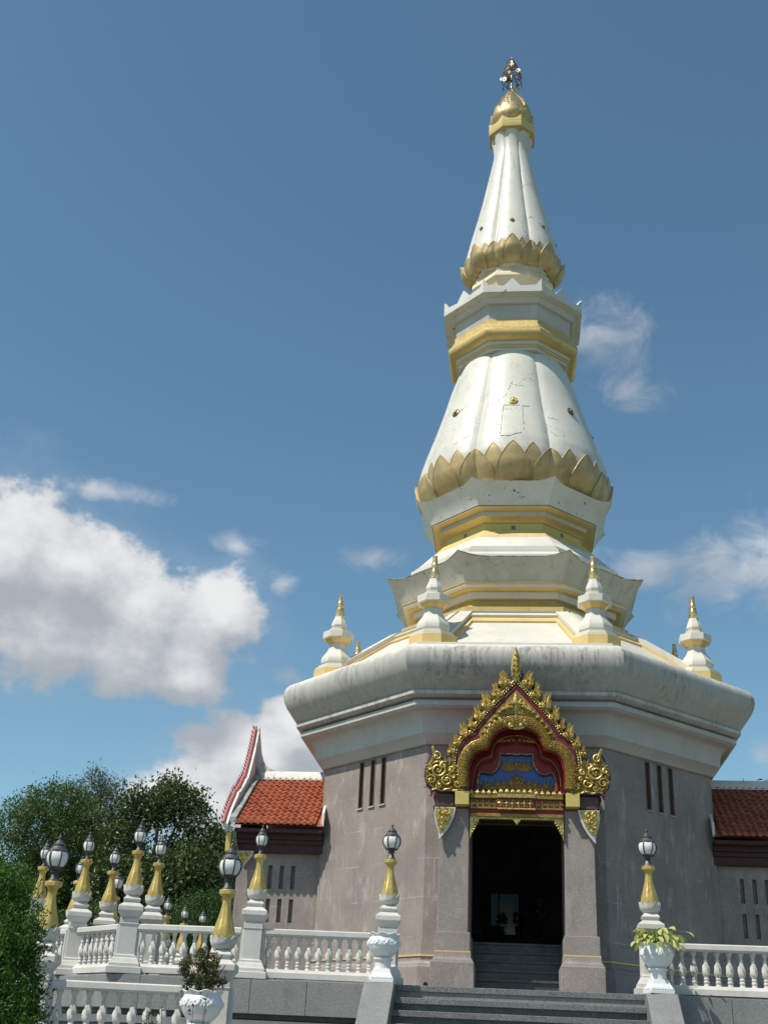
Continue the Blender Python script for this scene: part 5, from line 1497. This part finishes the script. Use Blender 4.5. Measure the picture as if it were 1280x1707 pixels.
# ------------------------------------------------------------------ balustrades
def baluster_mesh():
    prof = [(0.050, 0.0), (0.050, 0.02), (0.036, 0.035), (0.048, 0.055), (0.048, 0.075), (0.034, 0.09), (0.044, 0.108), (0.044, 0.12), (0.032, 0.135)]
    bulb = [(0.034, 0.15), (0.048, 0.175), (0.057, 0.21), (0.058, 0.25), (0.052, 0.29), (0.042, 0.33), (0.033, 0.37)]
    topp = [(0.027, 0.385), (0.036, 0.40), (0.036, 0.415), (0.028, 0.425), (0.030, 0.47), (0.044, 0.50), (0.050, 0.51), (0.050, 0.54)]
    n = 20; rings = []
    for r, z in prof: rings.append([(r * math.cos(2 * PI * j / n), r * math.sin(2 * PI * j / n), z) for j in range(n)])
    for i in range(13):
        z = 0.15 + 0.22 * i / 12; r = float(np.interp(z, [q[1] for q in bulb], [q[0] for q in bulb]))
        rings.append([(r * (1 + 0.2 * math.cos(5 * (2 * PI * j / n) + 15 * z * 2)) * math.cos(2 * PI * j / n), r * (1 + 0.2 * math.cos(5 * (2 * PI * j / n) + 15 * z * 2)) * math.sin(2 * PI * j / n), z) for j in range(n)])
    for r, z in topp: rings.append([(r * math.cos(2 * PI * j / n), r * math.sin(2 * PI * j / n), z) for j in range(n)])
    return MB().loft(rings)


BAL = None


def balustrade(p0, p1, z, label, g0=0.20, g1=0.20, spacing=0.183):
    global BAL
    a, b = Vector(p0), Vector(p1)
    d = b - a; Lr = d.length; ang = math.atan2(d.y, d.x)
    t = thing('balustrade', label, 'balustrade', (a.x, a.y, z), ang, 'white balustrades round the terraces')
    x0, x1 = g0, Lr - g1
    hw = 0.105
    prof = [(-0.085, 0.715), (0.085, 0.715), (0.085, 0.735), (0.105, 0.745), (0.105, 0.815), (0.085, 0.832), (-0.085, 0.832), (-0.105, 0.815), (-0.105, 0.745), (-0.085, 0.735)]
    MB().loft([[(x, y_, z_) for y_, z_ in prof] for x in (x0, x1)]).build('top_rail', 'rail_white', t, smooth=25, fix=True)
    prof = [(-0.11, 0.035), (0.11, 0.035), (0.11, 0.125), (0.085, 0.16), (0.075, 0.178), (-0.075, 0.178), (-0.085, 0.16), (-0.11, 0.125)]
    MB().loft([[(x, y_, z_) for y_, z_ in prof] for x in (x0, x1)]).build('bottom_rail', 'rail_white', t, smooth=25, fix=True)
    nf = max(2, int(Lr / 0.9))
    for i in range(nf):
        xf = x0 + 0.12 + (x1 - x0 - 0.24) * i / (nf - 1)
        MB().box(xf - 0.11, xf + 0.11, -0.10, 0.10, 0.0, 0.036).build('foot', 'rail_white', t, smooth=0)
    n = max(1, int(round((x1 - x0) / spacing)))
    for i in range(n):
        x = x0 + (x1 - x0) * (i + 0.5) / n
        if BAL is None:
            BAL = baluster_mesh().build('baluster', 'rail_white', t, smooth=50); BAL.location = (x, 0, 0.176)
        else:
            inst(BAL, t, (x, 0, 0.176), random.uniform(-0.2, 0.2))
    return t


P = {i: (POSTS[i][0], POSTS[i][1]) for i in range(len(POSTS))}
balustrade(P[2], P[0], FZ, 'balustrade between the left stair post and the post by the slit windows')
balustrade(P[3], P[2], FZ, 'balustrade above the grey granite, left of the slit window post')
balustrade(P[4], P[3], FZ, 'short slanting balustrade between the two left corner posts')
balustrade(P[5], P[4], FZ, 'slanting balustrade at the far left, half behind the bush')
balustrade(P[7], P[6], FZ, 'inner balustrade behind the left corner of the terrace')
balustrade(P[10], P[5], FZ, 'side balustrade hidden behind the left terrace corner posts')
balustrade(P[11], P[10], FZ, 'side balustrade on the far left edge of the terrace')
balustrade(P[12], P[11], FZ, 'rear stretch of the left side balustrade')
balustrade(P[13], P[12], FZ, 'farthest stretch of the left side balustrade')
balustrade(P[1], P[15], FZ, 'balustrade right of the steps, next to the urn of pale leaves')
balustrade(P[15], (6.9, -8.7), FZ, 'end stretch of the right balustrade beyond its last post')
balustrade(P[9], P[8], LZ, 'lower balustrade at the bottom left, running to the flowered urn', 0.2, 0.22, 0.205)
balustrade((-8.9, -13.8), P[9], LZ, 'lower balustrade behind the green bush', 0.2, 0.2, 0.205)

# ------------------------------------------------------------------ urns
def make_urn():
    t = thing('urn', '', 'urn', group='white urns by the steps')
    b = lambda mb, n, m, **k: mb.build(n, m, t, **k)
    b(MB().sq([(0.40, 0), (0.40, 0.05), (0.385, 0.06), (0.385, 0.085)]), 'base', 'urn_white', smooth=0, bevel=0.008)
    dn = MB()
    for s in range(4):
        for j in range(9):
            u = (j - 4) * 0.04; a = s * PI / 2
            x, y = 0.195, u
            dn.ball((x * math.cos(a) - y * math.sin(a), x * math.sin(a) + y * math.cos(a), 0.072), 0.014, 6, 4)
    b(dn, 'base_beading', 'urn_white', kind='stuff', smooth=60)
    b(MB().sq([(0.37, 0.083), (0.36, 0.10), (0.30, 0.15), (0.27, 0.20), (0.26, 0.22)]), 'flare', 'urn_white', smooth=0, bevel=0.006)
    n = 48
    rings = [[(r * (1 - (0.07 if 0.2 < z < 0.345 else 0) * (0.5 + 0.5 * math.cos(16 * 2 * PI * j / n))) * math.cos(2 * PI * j / n), r * (1 - (0.07 if 0.2 < z < 0.345 else 0) * (0.5 + 0.5 * math.cos(16 * 2 * PI * j / n))) * math.sin(2 * PI * j / n), z) for j in range(n)] for r, z in ((0.135, 0.19), (0.135, 0.21), (0.135, 0.34), (0.138, 0.35), (0.16, 0.36), (0.165, 0.375), (0.15, 0.39), (0.11, 0.395))]
    b(MB().loft(rings), 'fluted_column', 'urn_white', smooth=40)
    # bowl with scalloped rim
    n = 48
    def ring(r, z, k=0.0): return [((r + k * math.cos(8 * 2 * PI * j / n)) * math.cos(2 * PI * j / n), (r + k * math.cos(8 * 2 * PI * j / n)) * math.sin(2 * PI * j / n), z + k * 1.2 * math.cos(8 * 2 * PI * j / n)) for j in range(n)]
    prof = [(0.10, 0.39, 0), (0.13, 0.40, 0), (0.18, 0.44, 0), (0.23, 0.50, 0), (0.26, 0.57, 0), (0.268, 0.62, 0), (0.258, 0.67, 0), (0.238, 0.705, 0), (0.232, 0.72, 0.003), (0.25, 0.745, 0.008), (0.262, 0.765, 0.011), (0.25, 0.772, 0.011), (0.215, 0.75, 0.006), (0.21, 0.70, 0)]
    b(MB().loft([ring(*q) for q in prof]), 'bowl', 'urn_white', smooth=50)
    rel = MB()
    ur = random.Random(4)
    for j in range(10):
        a = 2 * PI * j / 10
        for (da, z, s_) in ((0, 0.62, 0.03), (0.12, 0.59, 0.024), (-0.13, 0.60, 0.024), (0.06, 0.655, 0.02), (-0.2, 0.64, 0.018), (0.24, 0.63, 0.018), (0.3, 0.6, 0.02)):
            r_ = 0.262 - abs(z - 0.61) * 0.1
            rel.ball((r_ * math.cos(a + da), r_ * math.sin(a + da), z), s_, 6, 4)
    b(rel, 'bowl_relief', 'urn_white', kind='stuff', smooth=60)
    b(MB().lathe([(0.21, 0.68), (0.0, 0.70)], 16, cap0=False, cap1=False), 'soil', 'soil', smooth=0)
    return t


u0 = make_urn()
for i, (x, y, z, sc, lab) in enumerate(((-2.19, -9.16, FZ, 1.0, 'empty white urn on fluted pedestal left of the steps'), (2.31, -9.16, FZ, 1.0, 'white urn right of the steps, filled with pale green leaves'), (-3.98, -14.05, LZ - 0.02, 1.0, 'white urn at the bottom left holding the red flowered shrub'))):
    u = u0 if i == 0 else copy_tree(u0)
    u.location = (x, y, z); u.scale = (sc,) * 3; u['label'] = lab; u.rotation_euler = (0, 0, 0.2 * i)
o = MB().box(-4.4, -3.55, -14.45, -13.98, GZ - 0.02, LZ - 0.02).build('urn_plinth', 'rail_white', smooth=0, bevel=0.01)
tag(o, 'white block under the flowered urn at the bottom left', 'plinth')


# ------------------------------------------------------------------ plants
def leaf_quads(rs, centers, normals_bias, size, asp=0.45, fold=True):
    """leaf-shaped pairs of quads at given centres: returns verts, faces"""
    n = len(centers)
    d = rs.normal(size=(n, 3)) + normals_bias
    d /= np.linalg.norm(d, axis=1)[:, None] + 1e-9
    e = rs.normal(size=(n, 3)); e -= d * (e * d).sum(1)[:, None]; e /= np.linalg.norm(e, axis=1)[:, None] + 1e-9
    s = size * rs.uniform(0.6, 1.3, size=(n, 1))
    nn = np.cross(d, e)
    p0 = centers - d * s * 0.5; p2 = centers + d * s * 0.5
    p1 = centers + e * s * asp * 0.5 - nn * s * 0.08; p3 = centers - e * s * asp * 0.5 - nn * s * 0.08
    vs = np.stack([p0, p1, p2, p3], 1).reshape(-1, 3)
    fs = [(4 * i, 4 * i + 1, 4 * i + 2, 4 * i + 3) for i in range(n)]
    return vs, fs


def crown_mesh(name, m, parent, blobs, nleaf, size, seed, asp=0.5, shell=0.55, clump=0.35, up=0.3, per=45):
    """blobs: (x,y,z,rx,ry,rz); leaves gather in clumps through each blob's outer volume"""
    rs = np.random.RandomState(seed)
    vol = np.array([b[3] * b[4] * b[5] for b in blobs]) ** 0.67
    cnt = (vol / vol.sum() * nleaf).astype(int)
    allc = []; nb = []
    for b, c in zip(blobs, cnt):
        nc = max(6, int(c / per))
        v = rs.normal(size=(nc, 3)); v /= np.linalg.norm(v, axis=1)[:, None]
        r = shell + (1 - shell) * rs.uniform(0, 1, size=(nc, 1)) ** 0.6
        r *= 1 + 0.13 * rs.normal(size=(nc, 1))
        cc = v * r
        idx = rs.randint(0, nc, size=c)
        off = rs.normal(size=(c, 3)) * clump * 0.5
        P_ = np.array(b[:3]) + cc[idx] * np.array(b[3:6]) + off
        allc.append(P_); nb.append(v[idx] * 0.7 + np.array([0, 0, up]))
    C_ = np.concatenate(allc); B_ = np.concatenate(nb)
    vs, fs = leaf_quads(rs, C_, B_, size, asp)
    me = bpy.data.meshes.new(name); me.from_pydata(vs.tolist(), [], fs); me.materials.append(MATS[m]); me.update()
    o = bpy.data.objects.new(name, me); COL.objects.link(o); o.parent = parent
    return o


def tree(name, label, base, height, trunk_r, blobs, m, nleaf, size, seed, group='trees behind the terrace', **k):
    t = thing(name, label, 'tree', base, 0, group)
    rs = random.Random(seed)
    tr = MB()
    ht = height * 0.62
    tr.tube([(0, 0, -0.1), (0.04 * ht * rs.uniform(-1, 1), 0.03 * ht * rs.uniform(-1, 1), ht * 0.45), (0.06 * ht * rs.uniform(-1, 1), 0.05 * ht * rs.uniform(-1, 1), ht)], [trunk_r, trunk_r * 0.75, trunk_r * 0.3], 9)
    tr.build('trunk', 'bark', t, smooth=60)
    lb = MB()
    for b in blobs:
        z0 = min(ht * 0.9, max(0.25 * ht, b[2] - b[5] * 1.1))
        p0 = Vector((0, 0, z0)); p1 = Vector(b[:3])
        lb.tube([p0, p0.lerp(p1, 0.5) + Vector((0, 0, 0.15 * (p1 - p0).length)), p1], [trunk_r * 0.4, trunk_r * 0.22, trunk_r * 0.06], 6)
    lb.build('limbs', 'bark', t, smooth=60)
    crown_mesh('crown', m, t, blobs, nleaf, size, seed, **k)
    return t


def rblobs(seed, n, cx, cy, cz, sx, sy, sz, r0, r1):
    rs = random.Random(seed); out = []
    for i in range(n):
        while True:
            a, b, c = rs.uniform(-1, 1), rs.uniform(-1, 1), rs.uniform(-1, 1)
            if a * a + b * b + c * c < 1: break
        r = rs.uniform(r0, r1)
        out.append((cx + a * sx, cy + b * sy, cz + c * sz, r, r, r * rs.uniform(0.75, 1.0)))
    return out


# positions are relative to each tree's foot on the ground
tree('dense_tree', 'largest dense dark green tree left of the stupa', (-17.6, 15, GZ), 12, 0.35,
     rblobs(1, 26, 0, 0, 6.2, 2.1, 2.0, 4.2, 1.0, 1.7) + [(0.1, 0, 10.2, 1.1, 1.1, 1.0), (-1.1, -0.3, 9.6, 1.1, 1.0, 0.9), (1.1, -0.5, 9.3, 1.1, 1.0, 1.0)], 'leaf_dense', 170000, 0.115, 1, shell=0.72, clump=0.36, asp=0.45, per=70)
tree('dense_tree', 'dense dark green tree at the left edge of the picture', (-21.2, 14.5, GZ), 11, 0.33,
     rblobs(2, 20, 0, 0, 5.6, 1.9, 1.8, 3.6, 1.0, 1.6), 'leaf_dense', 120000, 0.115, 2, shell=0.72, clump=0.36, asp=0.45, per=70)
tree('feathery_tree', 'pale feathery treetop peeping above the big dark tree', (-19.3, 24, GZ), 14, 0.25,
     [(0, 0, 13.2, 1.0, 0.8, 0.7), (-0.5, 0.2, 12.6, 1.0, 0.9, 0.7), (1.1, 0, 12.4, 1.3, 0.8, 0.8), (2.4, 0.3, 11.9, 1.4, 0.8, 0.7), (0, 0, 11, 2.2, 1.5, 1.4)], 'leaf_feather', 6000, 0.22, 3, shell=0.3, clump=0.5, asp=0.22)
tree('broadleaf_tree', 'open broad-leaved tree between the dark tree and the tiled hall', (-13.2, 13.5, GZ), 11.5, 0.3,
     rblobs(4, 22, 0, 0, 6.3, 1.9, 1.6, 4.0, 0.75, 1.25) + [(0.0, 0, 10.5, 0.8, 0.7, 0.75), (0.9, 0, 10.0, 0.9, 0.7, 0.8), (-0.9, 0, 9.9, 0.8, 0.7, 0.7), (1.9, 0, 8.9, 0.8, 0.7, 0.7)], 'leaf_broad', 95000, 0.16, 4, shell=0.5, clump=0.46, asp=0.5, per=60)
tree('broadleaf_tree', 'dull green tree filling in behind the posts beside the hall', (-11.6, 15.5, GZ), 9.5, 0.28,
     rblobs(15, 16, 0, 0, 5.2, 1.5, 1.2, 3.2, 0.8, 1.2), 'leaf_broad', 50000, 0.15, 15, shell=0.6, clump=0.4, asp=0.45, per=60)
tree('light_tree', 'lighter green tree close to the upswept gable of the hall', (-11.9, 20, GZ), 11.5, 0.28,
     rblobs(5, 16, 0.2, 0, 7.0, 1.4, 1.3, 3.0, 0.8, 1.2), 'leaf_light', 60000, 0.14, 5, shell=0.55, clump=0.42, asp=0.35, per=60)
tree('round_tree', 'deep green bushy tree behind the rail and the near lantern', (-10.9, 11.0, GZ), 8, 0.22,
     rblobs(6, 14, 0, 0, 4.6, 1.1, 1.1, 2.4, 0.8, 1.1), 'leaf_deep', 50000, 0.10, 6, shell=0.7, clump=0.3, asp=0.4, per=60)
tree('round_tree', 'low dark tree filling the gap behind the distant lamp posts', (-14.6, 11.0, GZ), 6.5, 0.22,
     rblobs(7, 16, 0, 0, 3.6, 2.2, 1.0, 2.2, 0.8, 1.2), 'leaf_dense', 90000, 0.115, 7, shell=0.7, clump=0.34, asp=0.45, per=70)
tree('round_tree', 'low dark tree behind the leftmost lamp posts', (-18.6, 10.5, GZ), 6.5, 0.22,
     rblobs(8, 16, 0, 0, 3.4, 2.2, 1.0, 2.0, 0.8, 1.2), 'leaf_dense', 80000, 0.115, 8, shell=0.7, clump=0.34, asp=0.45, per=70)
tree('distant_tree', 'treetop just showing above the ridge of the right hall', (8.3, 12, GZ), 11.3, 0.25,
     [(0, 0, 10.4, 0.55, 0.5, 0.55), (-0.55, 0, 10.25, 0.45, 0.4, 0.4), (0.9, 0, 9.8, 0.8, 0.6, 0.6), (0, 0, 9.2, 1.4, 1.0, 0.9), (0.2, 0, 7.6, 1.5, 1.2, 1.2)], 'leaf_deep', 6000, 0.2, 9, shell=0.4, clump=0.4, asp=0.5)

# near bush on the left
bt = thing('bush', 'bright green conical bush at the left edge, close to the camera', 'bush', (-5.45, -17.2, GZ))
MB().tube([(0, 0, -0.05), (0.02, 0.0, 1.2), (0, 0, 2.6)], [0.09, 0.06, 0.02], 8).build('trunk', 'bark', bt, smooth=60)
bl = [(0, 0, 0.6, 0.62, 0.6, 0.55), (0.05, 0, 1.2, 0.66, 0.62, 0.6), (0, 0, 1.8, 0.62, 0.6, 0.6), (0.0, 0, 2.4, 0.52, 0.5, 0.55), (-0.05, 0, 2.95, 0.40, 0.4, 0.5), (-0.02, 0.0, 3.35, 0.24, 0.24, 0.35), (0.30, -0.1, 2.2, 0.34, 0.3, 0.35), (0.34, -0.1, 1.5, 0.38, 0.3, 0.4), (-0.4, 0, 2.5, 0.4, 0.4, 0.5), (0.22, -0.15, 2.85, 0.26, 0.25, 0.32)]
crown_mesh('foliage', 'leaf_bush', bt, bl, 70000, 0.058, 21, asp=0.30, shell=0.72, clump=0.11, up=0.7)

# red flowered shrub in the near urn
sh = thing('flowering_shrub', 'small shrub with red flowers growing in the bottom left urn', 'shrub', (-3.98, -14.05, LZ + 0.66))
sm = MB(); rs_ = random.Random(5)
for j in range(16):
    a = rs_.uniform(0, 2 * PI); r = rs_.uniform(0.1, 0.30)
    sm.tube([(0.03 * math.cos(a), 0.03 * math.sin(a), 0), (0.5 * r * math.cos(a), 0.5 * r * math.sin(a), 0.22), (r * math.cos(a), r * math.sin(a), rs_.uniform(0.35, 0.55))], [0.009, 0.007, 0.003], 4)
sm.build('stems', 'bark', sh, smooth=60)
shb = [(0, 0, 0.16, 0.27, 0.25, 0.16), (-0.12, 0, 0.30, 0.2, 0.2, 0.16), (0.12, -0.03, 0.30, 0.2, 0.2, 0.15), (0, 0, 0.42, 0.17, 0.17, 0.12), (-0.22, 0, 0.36, 0.09, 0.09, 0.13), (-0.06, 0, 0.52, 0.07, 0.07, 0.09)]
crown_mesh('leaves', 'leaf_pot', sh, shb, 2600, 0.052, 22, asp=0.42, shell=0.45, clump=0.06, up=0.4)
crown_mesh('flowers', 'flower_red', sh, shb, 90, 0.045, 23, asp=0.6, shell=0.85, clump=0.04, up=0.6)['kind'] = 'stuff'

# thin bare-stemmed plant in front of the urn
tw = thing('leggy_plant', 'thin straggly plant with few leaves in front of the bottom left urn', 'plant', (-4.22, -15.0, GZ))
sm = MB(); tips = []
rs_ = random.Random(8)
for j in range(11):
    x0 = rs_.uniform(-0.35, 0.45); a = rs_.uniform(-0.35, 0.35); h = rs_.uniform(1.95, 2.55)
    pts = [(x0 * 0.5, 0, -0.02), (x0 * 0.75, 0.03, h * 0.45), (x0 + a * 0.3, 0.02, h * 0.8), (x0 + a * 0.62, 0.0, h)]
    sm.tube(pts, [0.012, 0.009, 0.006, 0.003], 5)
    for i in range(14):
        t = rs_.uniform(0.72, 1.0); q = Vector(pts[2]).lerp(Vector(pts[3]), (t - 0.72) / 0.28)
        tips.append((q.x + rs_.uniform(-0.05, 0.05), q.y + rs_.uniform(-0.05, 0.05), q.z + rs_.uniform(-0.03, 0.03)))
sm.build('stems', 'bark', tw, smooth=60)
vs, fs = leaf_quads(np.random.RandomState(3), np.array(tips), np.array([0, 0, 0.3]), 0.06, 0.4)
MB().add(vs.tolist(), fs).build('leaves', 'leaf_pot', tw, smooth=0)

# pale variegated plant in the right urn
pv = thing('variegated_plant', 'pale yellow green leafy plant spilling from the right urn', 'plant', (2.31, -9.16, FZ + 0.70))
rs_ = random.Random(12)
sm = MB(); k_ = 0
for j in range(88):
    a = rs_.uniform(0, 2 * PI); r = rs_.uniform(0.08, 0.42) * (1.25 if math.cos(a) > 0 else 0.85); z = rs_.uniform(0.06, 0.30) - 0.25 * max(0, r - 0.3)
    p = Vector((r * math.cos(a), r * math.sin(a), z))
    sm.tube([(0.05 * math.cos(a), 0.05 * math.sin(a), 0), (0.6 * p.x, 0.6 * p.y, z * 0.9 + 0.05), tuple(p)], [0.007, 0.005, 0.003], 4)
    # a folded, drooping leaf
    d = Vector((math.cos(a + rs_.uniform(-0.6, 0.6)), math.sin(a + rs_.uniform(-0.6, 0.6)), rs_.uniform(-1.3, 0.25))).normalized()
    e = d.cross(Vector((rs_.uniform(-0.5, 0.5), rs_.uniform(-0.5, 0.5), 1))).normalized(); nn = e.cross(d)
    ln, w_ = rs_.uniform(0.10, 0.17), rs_.uniform(0.035, 0.055)
    vs = []; m_ = MB()
    for i in range(6):
        t = i / 5; ww = w_ * math.sin(PI * min(1, 0.08 + t * 0.92)) ** 0.8; c = p + d * ln * t + nn * 0.0 - Vector((0, 0, 0.05 * t * t))
        vs += [tuple(c + e * ww + nn * 0.02 * ww / w_), tuple(c), tuple(c - e * ww + nn * 0.02 * ww / w_)]
    fs = []
    for i in range(5): fs += [(3 * i, 3 * i + 1, 3 * i + 4, 3 * i + 3), (3 * i + 1, 3 * i + 2, 3 * i + 5, 3 * i + 4)]
    m_.add(vs, fs).build('leaf', 'leaf_pale' if rs_.random() < 0.72 else 'leaf_pale_green', pv, smooth=60)
sm.build('stems', 'leaf_pale_green', pv, smooth=60)
